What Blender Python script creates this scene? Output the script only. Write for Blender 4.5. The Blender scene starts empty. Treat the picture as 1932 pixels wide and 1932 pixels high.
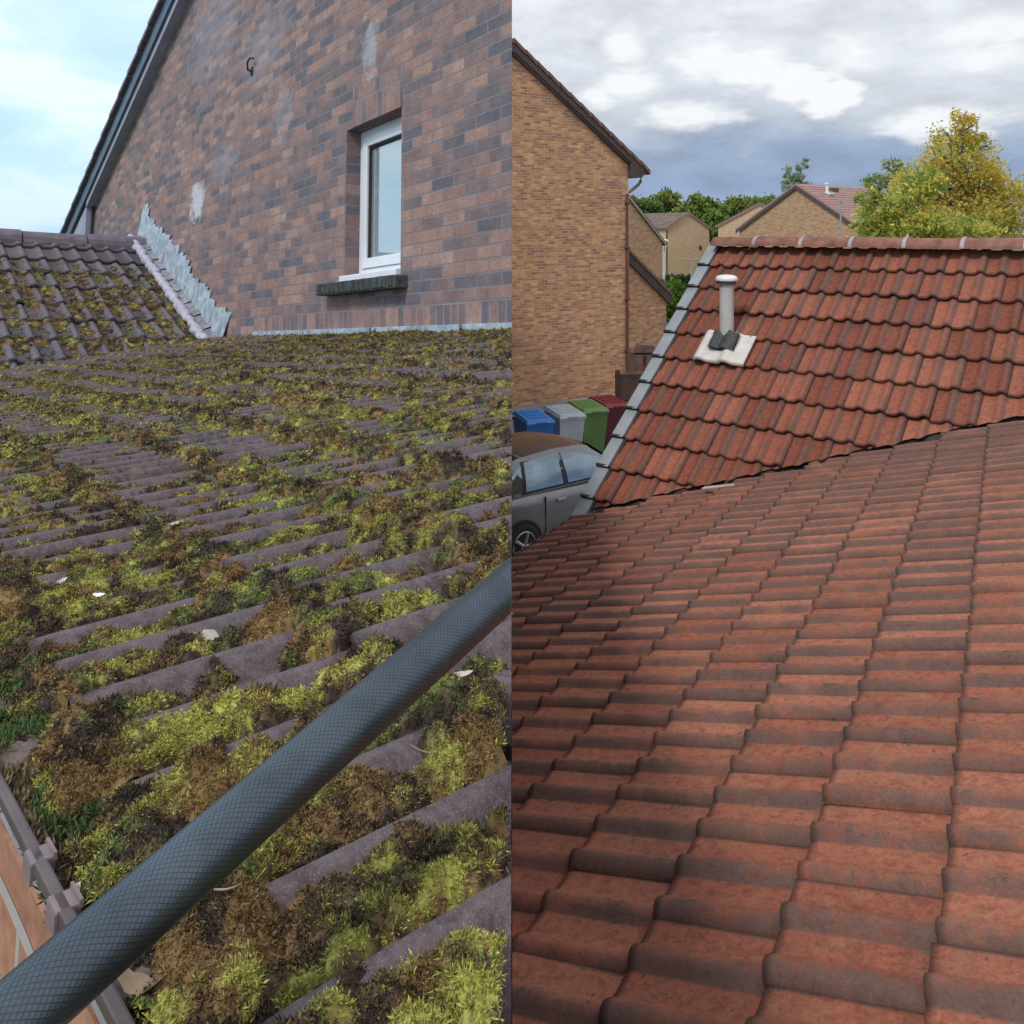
import bpy, bmesh, math, random
import numpy as np
from mathutils import Matrix, Vector
random.seed(7); RNG = np.random.default_rng(7)
R = math.radians
scene = bpy.context.scene
COL = scene.collection
EYE = np.array([0.0, 0.0, 4.8])

# ------------------------------------------------------------------ camera
cam = bpy.data.cameras.new("camera")
camo = bpy.data.objects.new("camera", cam); COL.objects.link(camo)
camo.location = EYE; camo.rotation_euler = (R(90), 0, 0)
cam.sensor_width = 36; cam.lens = 36 * 1600 / 1932
cam.shift_y = (430 - 966) / 1932
cam.clip_start = 0.05; cam.clip_end = 2000
scene.camera = camo

# ------------------------------------------------------------------ node helpers
def nn(nt, t, **kw):
    n = nt.nodes.new(t)
    for k, v in kw.items():
        if k.startswith('i_'):
            key = k[2:]
            n.inputs[int(key) if key.isdigit() else key.replace('_', ' ')].default_value = v
        else:
            setattr(n, k, v)
    return n
def lk(nt, a, b): nt.links.new(a, b)
def ramp(nt, fac, stops, interp='LINEAR'):
    r = nt.nodes.new('ShaderNodeValToRGB'); r.color_ramp.interpolation = interp
    el = r.color_ramp.elements
    while len(el) < len(stops): el.new(0.5)
    for e, (p, c) in zip(el, stops):
        e.position = p; e.color = (c[0], c[1], c[2], 1) if hasattr(c, '__len__') else (c, c, c, 1)
    if fac is not None: lk(nt, fac, r.inputs[0])
    return r.outputs[0]
def math_(nt, op, a, b=None, clamp=False):
    m = nt.nodes.new('ShaderNodeMath'); m.operation = op; m.use_clamp = clamp
    for i, v in enumerate((a, b)):
        if v is None: continue
        if isinstance(v, (int, float)): m.inputs[i].default_value = v
        else: lk(nt, v, m.inputs[i])
    return m.outputs[0]
def mix(nt, f, a, b, mode='MIX'):
    m = nt.nodes.new('ShaderNodeMix'); m.data_type = 'RGBA'; m.blend_type = mode
    for i, v in ((0, f), (6, a), (7, b)):
        if isinstance(v, (int, float)): m.inputs[i].default_value = v
        elif isinstance(v, (tuple, list)): m.inputs[i].default_value = (*v[:3], 1)
        else: lk(nt, v, m.inputs[i])
    return m.outputs[2]
def noise(nt, vec, scale, detail=4, rough=0.55, dist=0.0):
    n = nn(nt, 'ShaderNodeTexNoise'); n.inputs['Scale'].default_value = scale
    n.inputs['Detail'].default_value = detail; n.inputs['Roughness'].default_value = rough
    n.inputs['Distortion'].default_value = dist
    if vec is not None: lk(nt, vec, n.inputs['Vector'])
    return n.outputs['Fac']
def newmat(name):
    m = bpy.data.materials.new(name); m.use_nodes = True
    nt = m.node_tree; nt.nodes.clear()
    out = nn(nt, 'ShaderNodeOutputMaterial'); b = nn(nt, 'ShaderNodeBsdfPrincipled')
    lk(nt, b.outputs[0], out.inputs[0])
    return m, nt, b
def bump(nt, b, h, strength=0.3, dist=0.01):
    n = nn(nt, 'ShaderNodeBump'); n.inputs['Strength'].default_value = strength
    n.inputs['Distance'].default_value = dist
    lk(nt, h, n.inputs['Height']); lk(nt, n.outputs[0], b.inputs['Normal'])
def objco(nt): return nn(nt, 'ShaderNodeTexCoord').outputs['Object']
def simple(name, col, rough=0.6, var=0.15, scale=8, metal=0.0, bmp=0.0, spec=0.5, dirt=None):
    m, nt, b = newmat(name)
    co = objco(nt); f = noise(nt, co, scale, 5, 0.6)
    lo = tuple(c * (1 - var) for c in col); hi = tuple(min(1, c * (1 + var)) for c in col)
    c = ramp(nt, f, [(0.3, lo), (0.7, hi)])
    if dirt:
        f2 = ramp(nt, noise(nt, co, scale * 0.6, 6, 0.7, 0.5), [(0.45, 0), (0.7, 1)])
        c = mix(nt, math_(nt, 'MULTIPLY', f2, dirt[1]), c, dirt[0])
    lk(nt, c, b.inputs['Base Color'])
    b.inputs['Roughness'].default_value = rough; b.inputs['Metallic'].default_value = metal
    b.inputs['Specular IOR Level'].default_value = spec
    if bmp: bump(nt, b, noise(nt, co, scale * 8, 4, 0.7), bmp, 0.004)
    return m

# ------------------------------------------------------------------ world
SUN_EL, SUN_AZ = R(52), R(-140)        # azimuth measured from +Y towards +X
W = bpy.data.worlds.new("World"); scene.world = W; W.use_nodes = True
nt = W.node_tree; nt.nodes.clear()
wo = nn(nt, 'ShaderNodeOutputWorld'); bg = nn(nt, 'ShaderNodeBackground'); lk(nt, bg.outputs[0], wo.inputs[0])
bg.inputs['Strength'].default_value = 0.1
sky = nn(nt, 'ShaderNodeTexSky', sky_type='NISHITA'); sky.sun_disc = False
sky.sun_elevation = SUN_EL; sky.sun_rotation = SUN_AZ
vec = nn(nt, 'ShaderNodeTexCoord').outputs['Generated']
sep = nn(nt, 'ShaderNodeSeparateXYZ'); lk(nt, vec, sep.inputs[0])
vx, vy, vz = sep.outputs
az = math_(nt, 'ARCTAN2', vx, vy)                      # 0 ahead, + right
el = math_(nt, 'ARCSINE', vz)
# stretched coordinates for flat layered cloud
cmb = nn(nt, 'ShaderNodeCombineXYZ'); lk(nt, math_(nt, 'MULTIPLY', az, 2.0), cmb.inputs[0]); lk(nt, math_(nt, 'MULTIPLY', el, 5.0), cmb.inputs[1])
n1 = noise(nt, cmb.outputs[0], 2.2, 8, 0.55, 0.25)
n2 = noise(nt, cmb.outputs[0], 6.0, 8, 0.6, 0.2)
n3 = noise(nt, cmb.outputs[0], 14.0, 6, 0.6, 0.1)
# grey cloud deck: dark slate blue band low, lighter above
elr = math_(nt, 'ADD', el, math_(nt, 'MULTIPLY', math_(nt, 'SUBTRACT', n1, 0.5), 0.13))
deck = ramp(nt, elr, [(0.0, (4.2, 5.4, 7.4)), (0.045, (2.8, 3.8, 5.8)), (0.085, (3.3, 4.2, 5.9)), (0.115, (5.6, 6.2, 7.1)), (0.16, (7.2, 7.6, 8.3)), (0.26, (8.3, 8.6, 9.2)), (0.6, (8.3, 8.7, 9.4))])
mott = ramp(nt, n2, [(0.35, 0.86), (0.65, 1.1)])
deck = mix(nt, 1.0, deck, mott, 'MULTIPLY')
def blob(px, py, rx, ry, soft=0.6):
    """soft round cloud mass around a direction of the sky, edge broken by noise"""
    ca = math.atan2(px - 966, 1600); ce = math.atan2(430 - py, math.hypot(1600, px - 966))
    dx = math_(nt, 'MULTIPLY', math_(nt, 'SUBTRACT', az, ca), 1600.0 / rx)
    dy = math_(nt, 'MULTIPLY', math_(nt, 'SUBTRACT', el, ce), 1600.0 / ry)
    d = math_(nt, 'SQRT', math_(nt, 'ADD', math_(nt, 'MULTIPLY', dx, dx), math_(nt, 'MULTIPLY', dy, dy)))
    e = math_(nt, 'ADD', d, math_(nt, 'MULTIPLY', math_(nt, 'SUBTRACT', n2, 0.5), 2.0))
    e = math_(nt, 'ADD', e, math_(nt, 'MULTIPLY', math_(nt, 'SUBTRACT', n3, 0.5), 1.1))
    mr = nn(nt, 'ShaderNodeMapRange', interpolation_type='SMOOTHSTEP')
    lk(nt, e, mr.inputs[0]); mr.inputs[1].default_value = 1.05; mr.inputs[2].default_value = 1.05 - soft
    return mr.outputs[0]
cum = None
for a in [(1330, 112, 92, 60, .75), (1420, 130, 100, 62, .7), (1500, 160, 85, 52, .6), (1565, 185, 64, 38, .5), (1180, 88, 50, 50, 1.0), (1185, 158, 85, 48, .8), (1130, 185, 55, 30, .9), (1840, 110, 150, 34, 1.0), (1770, 235, 160, 38, 1.0), (1300, 212, 150, 34, 1.0), (1620, 100, 110, 50, 1.1), (1850, 60, 160, 40, 1.1)]:
    b_ = blob(*a); cum = b_ if cum is None else math_(nt, 'MAXIMUM', cum, b_)
cl = mix(nt, math_(nt, 'MULTIPLY', cum, 0.9), deck, (10.2, 10.3, 10.5))
# the brighter, thin cyan-white veil over the left part of the sky
leftm = nn(nt, 'ShaderNodeMapRange', interpolation_type='SMOOTHSTEP'); lk(nt, az, leftm.inputs[0])
leftm.inputs[1].default_value = 0.02; leftm.inputs[2].default_value = -0.12
veil = ramp(nt, n1, [(0.38, (6.8, 9.2, 11.0)), (0.5, (8.0, 10.2, 11.4)), (0.60, (10.2, 11.4, 11.8))])
elv = ramp(nt, el, [(0.0, (0.74, 0.84, 1.0)), (0.12, (0.92, 0.98, 1.02)), (0.3, (1, 1, 1))])
veil = mix(nt, 1.0, veil, elv, 'MULTIPLY')
cl = mix(nt, leftm.outputs[0], cl, veil)
tot = mix(nt, 0.93, sky.outputs[0], cl)
lk(nt, tot, bg.inputs['Color'])
W.cycles.sampling_method = 'MANUAL'; W.cycles.sample_map_resolution = 512
# ------------------------------------------------------------------ sun
sl = bpy.data.lights.new("sun", 'SUN'); sl.energy = 1.9; sl.angle = R(12); sl.color = (1, 0.965, 0.91)
so = bpy.data.objects.new("sun", sl); COL.objects.link(so)
sd = Vector((math.sin(SUN_AZ) * math.cos(SUN_EL), math.cos(SUN_AZ) * math.cos(SUN_EL), math.sin(SUN_EL)))
so.rotation_euler = (-sd).to_track_quat('-Z', 'Y').to_euler(); so.location = (0, -5, 30)
scene.view_settings.view_transform = 'Standard'; scene.view_settings.look = 'None'
scene.view_settings.exposure = 0.0; scene.view_settings.gamma = 1
scene.cycles.max_bounces = 6

# ------------------------------------------------------------------ object helpers
def tag(o, label=None, cat=None, group=None, kind=None):
    if label: o['label'] = label
    if cat: o['category'] = cat
    if group: o['group'] = group
    if kind: o['kind'] = kind
    return o
def empty(name, M, label, cat, group=None, kind=None):
    o = bpy.data.objects.new(name, None); COL.objects.link(o)
    o.empty_display_size = 0.2; o.matrix_world = M
    o['_m'] = [v for r in M for v in r]
    return tag(o, label, cat, group, kind)
def T(x, y, z, rz=0.0): return Matrix.Translation((x, y, z)) @ Matrix.Rotation(rz, 4, 'Z')
WM = {}
def wm(o):
    if o is None: return Matrix.Identity(4)
    if '_m' in o: v = o['_m']; M = Matrix([v[0:4], v[4:8], v[8:12], v[12:16]]); return M
    return wm(o.parent)
class MB:
    """collects polygons in a frame M (world = M @ p), builds one mesh object"""
    def __init__(s, M=None):
        s.M = M or Matrix.Identity(4); s.v = []; s.f = []; s.uv = []; s.sm = []; s.mi = []
    def add(s, V, F, UV=None, smooth=False, mi=0):
        b = len(s.v); s.v += [tuple(p) for p in V]
        for k, f in enumerate(F):
            s.f.append([b + i for i in f]); s.sm.append(smooth); s.mi.append(mi)
            if UV is not None: s.uv.append([UV[i] for i in f] if not (len(UV) == len(F) and isinstance(UV[0], list)) else UV[k])
            else:
                P = [Vector(V[i]) for i in f]
                n = Vector((0, 0, 0))
                for i in range(1, len(P) - 1): n += (P[i] - P[0]).cross(P[i + 1] - P[0])
                ax = max(range(3), key=lambda i: abs(n[i]))
                s.uv.append([((p[1], p[2]), (p[0], p[2]), (p[0], p[1]))[ax] for p in P])
        return s
    def box(s, a, b, bev=0.0, mi=0):
        x0, y0, z0 = a; x1, y1, z1 = b
        if bev <= 0:
            V = [(x, y, z) for z in (z0, z1) for y in (y0, y1) for x in (x0, x1)]
            F = [(0, 2, 3, 1), (4, 5, 7, 6), (0, 1, 5, 4), (1, 3, 7, 5), (3, 2, 6, 7), (2, 0, 4, 6)]
            return s.add(V, F, mi=mi)
        bm = bmesh.new(); bmesh.ops.create_cube(bm, size=1)
        for v in bm.verts: v.co = Vector(((x0 + x1) / 2 + v.co.x * (x1 - x0), (y0 + y1) / 2 + v.co.y * (y1 - y0), (z0 + z1) / 2 + v.co.z * (z1 - z0)))
        bmesh.ops.bevel(bm, geom=bm.edges[:] , offset=bev, segments=2, profile=0.6, affect='EDGES')
        V = [v.co.copy() for v in bm.verts]; F = [[v.index for v in f.verts] for f in bm.faces]; bm.free()
        return s.add(V, F, mi=mi)
    def prism(s, pts, y0, y1, mi=0):
        """polygon in x,z extruded along y"""
        n = len(pts)
        V = [(p[0], y0, p[1]) for p in pts] + [(p[0], y1, p[1]) for p in pts]
        F = [list(range(n)), list(range(2 * n - 1, n - 1, -1))] + [[i, i + n, (i + 1) % n + n, (i + 1) % n] for i in range(n)]
        return s.add(V, F, mi=mi)
    def tube(s, pts, r, seg=10, cap=True, mi=0):
        P = [Vector(p) for p in pts]; rr = r if hasattr(r, '__len__') else [r] * len(P)
        V = []; F = []
        up = Vector((0, 0, 1))
        for i, p in enumerate(P):
            d = (P[min(i + 1, len(P) - 1)] - P[max(i - 1, 0)]).normalized()
            a = d.cross(up if abs(d.dot(up)) < 0.95 else Vector((1, 0, 0))).normalized(); b = a.cross(d)
            for k in range(seg):
                t = 2 * math.pi * k / seg
                V.append(p + (a * math.cos(t) + b * math.sin(t)) * rr[i])
        for i in range(len(P) - 1):
            for k in range(seg):
                k2 = (k + 1) % seg
                F.append((i * seg + k, i * seg + k2, (i + 1) * seg + k2, (i + 1) * seg + k))
        s.add(V, F, smooth=True, mi=mi)
        if cap:
            s.add([V[k] for k in range(seg)], [list(range(seg))[::-1]], mi=mi)
            s.add([V[-seg + k] for k in range(seg)], [list(range(seg))], mi=mi)
        return s
    def build(s, name, mat, parent=None, clip=None, flip=True):
        me = bpy.data.meshes.new(name)
        A = wm(parent).inverted() @ s.M
        me.from_pydata([A @ Vector(p) for p in s.v], [], s.f)
        uvl = me.uv_layers.new(name='UVMap')
        flat = [c for f in s.uv for uv in f for c in uv[:2]]
        uvl.data.foreach_set('uv', flat)
        me.polygons.foreach_set('use_smooth', s.sm)
        mats = mat if isinstance(mat, (list, tuple)) else [mat]
        for m in mats: me.materials.append(m)
        me.polygons.foreach_set('material_index', s.mi)
        o = bpy.data.objects.new(name, me); COL.objects.link(o)
        if parent: o.parent = parent
        if flip or clip:
            bm = bmesh.new(); bm.from_mesh(me)
            if flip: bmesh.ops.recalc_face_normals(bm, faces=bm.faces)
            if clip: clip_bm(bm, clip, wm(parent))
            bm.to_mesh(me); bm.free()
        me.update()
        return o
def clip_bm(bm, clip, PM):
    for co, no in clip:
        I = PM.inverted()
        lc = I @ Vector(co); ln = (I.to_3x3() @ Vector(no))
        g = bm.verts[:] + bm.edges[:] + bm.faces[:]
        r = bmesh.ops.bisect_plane(bm, geom=g, plane_co=lc, plane_no=ln, clear_outer=True, dist=1e-6)
LEFTCLIP = [((-0.0006, 0, 0), (1, 0, 0))]       # the two properties adjoin along x = 0
RIGHTCLIP = [((0.0006, 0, 0), (-1, 0, 0))]
def np_mesh(name, V, F, mat, parent=None, cols=None, smooth=True, clip=None, uv=None, facelen=None):
    """V (n,3) world; F (m,k) array"""
    A = np.array(wm(parent).inverted())
    Vl = V @ A[:3, :3].T + A[:3, 3]
    me = bpy.data.meshes.new(name)
    k = F.shape[1]
    me.vertices.add(len(V)); me.vertices.foreach_set('co', Vl.astype(np.float32).ravel())
    me.loops.add(F.size); me.loops.foreach_set('vertex_index', F.astype(np.int32).ravel())
    me.polygons.add(len(F)); me.polygons.foreach_set('loop_start', np.arange(0, F.size, k, dtype=np.int32))
    me.polygons.foreach_set('use_smooth', np.full(len(F), smooth))
    me.update(calc_edges=True)
    for nm, c in (cols or {}).items():
        a = me.attributes.new(nm, 'FLOAT_COLOR', 'POINT'); a.data.foreach_set('color', c.astype(np.float32).ravel())
    me.materials.append(mat)
    o = bpy.data.objects.new(name, me); COL.objects.link(o)
    if parent: o.parent = parent
    if clip:
        bm = bmesh.new(); bm.from_mesh(me); clip_bm(bm, clip, wm(parent)); bm.to_mesh(me); bm.free(); me.update()
    return o
def at(px, py, Y):
    """world point at depth Y on the line of sight through picture point (px,py) of 1932"""
    return Vector(((px - 966) / 1600 * Y, Y, 4.8 + (430 - py) / 1600 * Y))

# value noise in numpy
def vnoise(x, y, seed=0):
    xi = np.floor(x).astype(np.int64); yi = np.floor(y).astype(np.int64)
    fx = x - xi; fy = y - yi; fx = fx * fx * (3 - 2 * fx); fy = fy * fy * (3 - 2 * fy)
    def h(a, b):
        n = (a * 374761393 + b * 668265263 + seed * 974634777) & 0xffffffff
        n = ((n ^ (n >> 13)) * 1274126177) & 0xffffffff
        return ((n ^ (n >> 16)) & 0xffff) / 65535.0
    return (h(xi, yi) * (1 - fx) + h(xi + 1, yi) * fx) * (1 - fy) + (h(xi, yi + 1) * (1 - fx) + h(xi + 1, yi + 1) * fx) * fy
def fbm(x, y, seed=0, oct=4):
    s = 0; a = 0.5; t = 0
    for o in range(oct):
        s = s + a * vnoise(x * 2 ** o, y * 2 ** o, seed + o * 17); t += a; a *= 0.5
    return s / t
def domes(x, y, seed=0):
    """cushion field: rounded caps around jittered cell centres; returns (height 0..1, cell random)"""
    xi = np.floor(x).astype(np.int64); yi = np.floor(y).astype(np.int64)
    best = np.zeros_like(x); cid = np.zeros_like(x)
    def h(a, b, s):
        n = (a * 374761393 + b * 668265263 + (seed * 31 + s) * 974634777) & 0xffffffff
        n = ((n ^ (n >> 13)) * 1274126177) & 0xffffffff
        return ((n ^ (n >> 16)) & 0xffff) / 65535.0
    for dx in (-1, 0, 1):
        for dy in (-1, 0, 1):
            a = xi + dx; b = yi + dy
            cx = a + h(a, b, 1); cy = b + h(a, b, 2); r = 0.45 + 0.5 * h(a, b, 3)
            d = ((x - cx) ** 2 + (y - cy) ** 2) / (r * r)
            v = np.sqrt(np.clip(1 - d, 0, 1)) * (0.45 + 0.55 * r)
            m = v > best; best = np.where(m, v, best); cid = np.where(m, h(a, b, 5), cid)
    return best, cid

# ------------------------------------------------------------------ materials
def brick_mat(name, stops, mortar, bw, bh, ms=0.010, stains=None, rough=0.85, bmp=0.5, tint=None):
    m, nt, b = newmat(name)
    uv = nn(nt, 'ShaderNodeUVMap').outputs[0]
    wob = nn(nt, 'ShaderNodeVectorMath', operation='ADD'); lk(nt, uv, wob.inputs[0])
    nz = nn(nt, 'ShaderNodeTexNoise'); nz.inputs['Scale'].default_value = 9; lk(nt, uv, nz.inputs['Vector'])
    sc = nn(nt, 'ShaderNodeVectorMath', operation='MULTIPLY_ADD'); lk(nt, nz.outputs['Color'], sc.inputs[0])
    sc.inputs[1].default_value = (0.007, 0.007, 0); sc.inputs[2].default_value = (-0.0035, -0.0035, 0)
    lk(nt, sc.outputs[0], wob.inputs[1])
    def bt(c1, c2, mo):
        t = nn(nt, 'ShaderNodeTexBrick'); lk(nt, wob.outputs[0], t.inputs['Vector'])
        t.inputs['Color1'].default_value = (*c1, 1); t.inputs['Color2'].default_value = (*c2, 1); t.inputs['Mortar'].default_value = (*mo, 1)
        t.inputs['Scale'].default_value = 1; t.inputs['Mortar Size'].default_value = ms; t.inputs['Mortar Smooth'].default_value = 0.25
        t.inputs['Bias'].default_value = 0; t.inputs['Brick Width'].default_value = bw; t.inputs['Row Height'].default_value = bh
        t.offset = 0.5
        return t
    t = bt((0, 0, 0), (1, 1, 1), (0.5, 0.5, 0.5))
    rnd = t.outputs['Color']; fac = t.outputs['Fac']
    big = noise(nt, uv, 1.3, 5, 0.6)
    v = math_(nt, 'ADD', math_(nt, 'MULTIPLY', rnd, 0.72), math_(nt, 'MULTIPLY', math_(nt, 'SUBTRACT', big, 0.27), 0.6), True)
    c = ramp(nt, v, stops, 'LINEAR')
    fine = noise(nt, uv, 45, 5, 0.7)
    c = mix(nt, 1.0, c, ramp(nt, fine, [(0.3, 0.72), (0.7, 1.22)]), 'MULTIPLY')
    blot = ramp(nt, noise(nt, uv, 6, 5, 0.65), [(0.35, 0.8), (0.65, 1.12)])
    c = mix(nt, 1.0, c, blot, 'MULTIPLY')
    mc = mix(nt, noise(nt, uv, 3.0, 4), tuple(x * 0.65 for x in mortar), tuple(x * 1.2 for x in mortar))
    c = mix(nt, fac, c, mc)
    for (su, sv, ru, rv, colr, amt) in (stains or []):
        d = nn(nt, 'ShaderNodeVectorMath', operation='SUBTRACT'); lk(nt, uv, d.inputs[0]); d.inputs[1].default_value = (su, sv, 0)
        d2 = nn(nt, 'ShaderNodeVectorMath', operation='MULTIPLY'); lk(nt, d.outputs[0], d2.inputs[0]); d2.inputs[1].default_value = (1 / ru, 1 / rv, 0)
        ln = nn(nt, 'ShaderNodeVectorMath', operation='LENGTH'); lk(nt, d2.outputs[0], ln.inputs[0])
        e = math_(nt, 'ADD', ln.outputs['Value'], math_(nt, 'MULTIPLY', noise(nt, uv, 5, 6, 0.75, 0.6), 2.4))
        f = ramp(nt, math_(nt, 'SUBTRACT', e, 1.2), [(0.35, amt), (0.75, 0)])
        c = mix(nt, f, c, colr)
    lk(nt, c, b.inputs['Base Color']); b.inputs['Roughness'].default_value = rough
    b.inputs['Specular IOR Level'].default_value = 0.25
    hgt = math_(nt, 'ADD', math_(nt, 'MULTIPLY', math_(nt, 'SUBTRACT', 1.0, fac), 1.0), math_(nt, 'MULTIPLY', fine, 0.35))
    bump(nt, b, hgt, bmp, 0.008)
    return m
purple_stops = [(0.0, (0.125, 0.12, 0.155)), (0.2, (0.16, 0.14, 0.165)), (0.4, (0.235, 0.165, 0.165)), (0.6, (0.31, 0.19, 0.172)), (0.8, (0.37, 0.23, 0.195)), (0.93, (0.41, 0.275, 0.24)), (1.0, (0.46, 0.36, 0.32))]
M_brickL = brick_mat('purple_brown_brick', purple_stops, (0.235, 0.205, 0.225), 0.33, 0.107, 0.009,
    stains=[(-7.35, 1.95, 0.55, 0.42, (0.62, 0.62, 0.68), 0.75), (-6.3, 2.35, 0.9, 0.4, (0.30, 0.31, 0.38), 0.4), (-4.3, 2.6, 0.4, 0.6, (0.42, 0.42, 0.48), 0.25), (-2.15, 2.8, 0.22, 0.5, (0.46, 0.48, 0.54), 0.5), (-7.0, 4.4, 1.8, 1.2, (0.28, 0.29, 0.37), 0.35), (-5.0, 3.6, 1.2, .8, (.36, .34, .4), .3)])
M_soldier = brick_mat('upright_brick', purple_stops, (0.27, 0.25, 0.29), 0.107, 0.33, 0.009)
M_bricklow = brick_mat('orange_eave_brick', [(0, (0.34, 0.15, 0.10)), (0.5, (0.42, 0.20, 0.13)), (1, (0.47, 0.25, 0.17))], (0.42, 0.36, 0.34), 0.26, 0.078, 0.008)
M_brickY = brick_mat('yellow_multi_brick', [(0, (0.24, 0.14, 0.12)), (0.25, (0.46, 0.21, 0.135)), (0.5, (0.62, 0.295, 0.155)), (0.75, (0.74, 0.38, 0.18)), (1, (0.82, 0.52, 0.29))], (0.56, 0.40, 0.28), 0.225, 0.075, 0.010)
M_brickB = brick_mat('brown_brick', [(0, (0.30, 0.15, 0.10)), (0.5, (0.48, 0.26, 0.15)), (1, (0.60, 0.36, 0.21))], (0.48, 0.35, 0.24), 0.225, 0.075, 0.01)
M_brickT = brick_mat('tan_brick', [(0, (0.60, 0.40, 0.24)), (0.5, (0.70, 0.48, 0.30)), (1, (0.78, 0.56, 0.37))], (0.5, 0.38, 0.27), 0.225, 0.075, 0.01)

def tile_mat(name, pan, pan2, roll, dark, rollamt=0.8, speck=None, ochre=None):
    """roof tile concrete: every tile has its own tone, weathered crests, dark lichen spots"""
    m, nt, b = newmat(name)
    at_ = nn(nt, 'ShaderNodeAttribute', attribute_name='tc'); sp = nn(nt, 'ShaderNodeSeparateColor'); lk(nt, at_.outputs['Color'], sp.inputs[0])
    r1, rl, tt = sp.outputs; r2 = at_.outputs['Alpha']
    co = objco(nt)
    c = mix(nt, r1, pan, pan2)
    n_a = noise(nt, co, 7, 6, 0.65, 0.3); n_b = noise(nt, co, 38, 6, 0.75, 0.4); n_c = noise(nt, co, 160, 3, 0.6)
    c = mix(nt, 1.0, c, ramp(nt, n_b, [(0.38, 0.68), (0.62, 1.25)]), 'MULTIPLY')
    if ochre: c = mix(nt, ramp(nt, noise(nt, co, 17, 6, 0.7, 0.5), [(0.5, 0), (0.68, 0.6)]), c, ochre)
    e = math_(nt, 'ADD', rl, math_(nt, 'MULTIPLY', math_(nt, 'SUBTRACT', n_a, 0.5), 1.6))
    e = math_(nt, 'ADD', e, math_(nt, 'MULTIPLY', math_(nt, 'SUBTRACT', n_b, 0.5), 2.8))
    e = math_(nt, 'ADD', e, math_(nt, 'MULTIPLY', math_(nt, 'SUBTRACT', r2, 0.5), 0.35))
    f = ramp(nt, e, [(0.34, 0), (0.92, rollamt)])
    rc = mix(nt, ramp(nt, n_b, [(0.35, 0), (0.65, 1)]), roll, tuple(x * 1.7 for x in roll))
    c = mix(nt, f, c, rc)
    # dark growth spots
    sp2 = ramp(nt, math_(nt, 'ADD', n_b, math_(nt, 'MULTIPLY', n_a, 0.5)), [(0.84, 0), (0.96, 0.8)])
    c = mix(nt, sp2, c, dark)
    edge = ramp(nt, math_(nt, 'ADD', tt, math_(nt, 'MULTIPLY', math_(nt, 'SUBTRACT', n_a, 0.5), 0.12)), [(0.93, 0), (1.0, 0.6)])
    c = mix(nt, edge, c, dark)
    if speck:
        vo = nn(nt, 'ShaderNodeTexVoronoi', feature='F1'); vo.inputs['Scale'].default_value = 420; lk(nt, co, vo.inputs['Vector'])
        c = mix(nt, ramp(nt, vo.outputs['Distance'], [(0.10, 0.7), (0.30, 0)]), c, speck)
    c = mix(nt, 1.0, c, ramp(nt, n_c, [(0.3, 0.85), (0.7, 1.12)]), 'MULTIPLY')
    lk(nt, c, b.inputs['Base Color']); b.inputs['Roughness'].default_value = 0.88; b.inputs['Specular IOR Level'].default_value = 0.25
    bump(nt, b, math_(nt, 'ADD', math_(nt, 'MULTIPLY', n_b, 1.0), math_(nt, 'MULTIPLY', n_c, 0.35)), 0.45, 0.006)
    return m
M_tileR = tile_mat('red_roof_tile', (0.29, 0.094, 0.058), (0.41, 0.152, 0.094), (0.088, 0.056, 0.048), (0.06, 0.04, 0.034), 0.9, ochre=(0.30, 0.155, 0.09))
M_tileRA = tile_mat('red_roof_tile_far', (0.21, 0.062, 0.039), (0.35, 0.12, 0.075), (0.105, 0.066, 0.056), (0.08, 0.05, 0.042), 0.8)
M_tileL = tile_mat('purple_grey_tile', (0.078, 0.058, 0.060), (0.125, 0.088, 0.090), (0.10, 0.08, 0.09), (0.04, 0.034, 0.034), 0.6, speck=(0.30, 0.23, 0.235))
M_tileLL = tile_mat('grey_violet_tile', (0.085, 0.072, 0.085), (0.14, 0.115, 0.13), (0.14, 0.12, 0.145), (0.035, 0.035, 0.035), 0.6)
M_ridgeR = simple('ridge_concrete_red', (0.26, 0.105, 0.075), 0.85, 0.45, 9, bmp=0.4, dirt=((0.10, 0.075, 0.06), 0.6))
M_ridgeL = simple('ridge_concrete_violet', (0.15, 0.12, 0.15), 0.85, 0.3, 8, bmp=0.4)
M_brownpl = simple('brown_plastic', (0.10, 0.055, 0.045), 0.45, 0.2, 5)
M_brownwood = simple('brown_painted_board', (0.085, 0.05, 0.05), 0.6, 0.25, 6)
M_pipebr = simple('brown_downpipe', (0.13, 0.05, 0.035), 0.4, 0.2, 4)
M_grayverge = simple('grey_verge_plastic', (0.30, 0.32, 0.34), 0.5, 0.12, 6)
M_darkverge = simple('black_parts_and_shadow_gap', (0.03, 0.028, 0.028), 0.8, 0.2, 6)
M_white = simple('white_upvc', (0.72, 0.73, 0.78), 0.3, 0.05, 3)
M_cream = simple('cream_plastic', (0.62, 0.58, 0.54), 0.5, 0.12, 10, dirt=((0.36, 0.30, 0.26), 0.35))
M_pipegrey = simple('grey_pvc_pipe', (0.50, 0.49, 0.46), 0.45, 0.1, 6, dirt=((0.36, 0.34, 0.3), 0.4))
M_lead = simple('lead_sheet', (0.37, 0.43, 0.50), 0.6, 0.4, 9, metal=0.05, bmp=0.5, dirt=((0.2, 0.2, 0.24), 0.5))
M_leadp = simple('pale_mortar_fillet', (0.44, 0.42, 0.50), 0.8, 0.2, 14, bmp=0.6, dirt=((0.2, 0.18, 0.2), 0.5))
M_leaddk = simple('dark_lead_slate', (0.05, 0.052, 0.055), 0.5, 0.5, 40, bmp=0.9)
M_fasciaL = simple('slate_blue_fascia', (0.085, 0.12, 0.18), 0.5, 0.2, 3)
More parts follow.
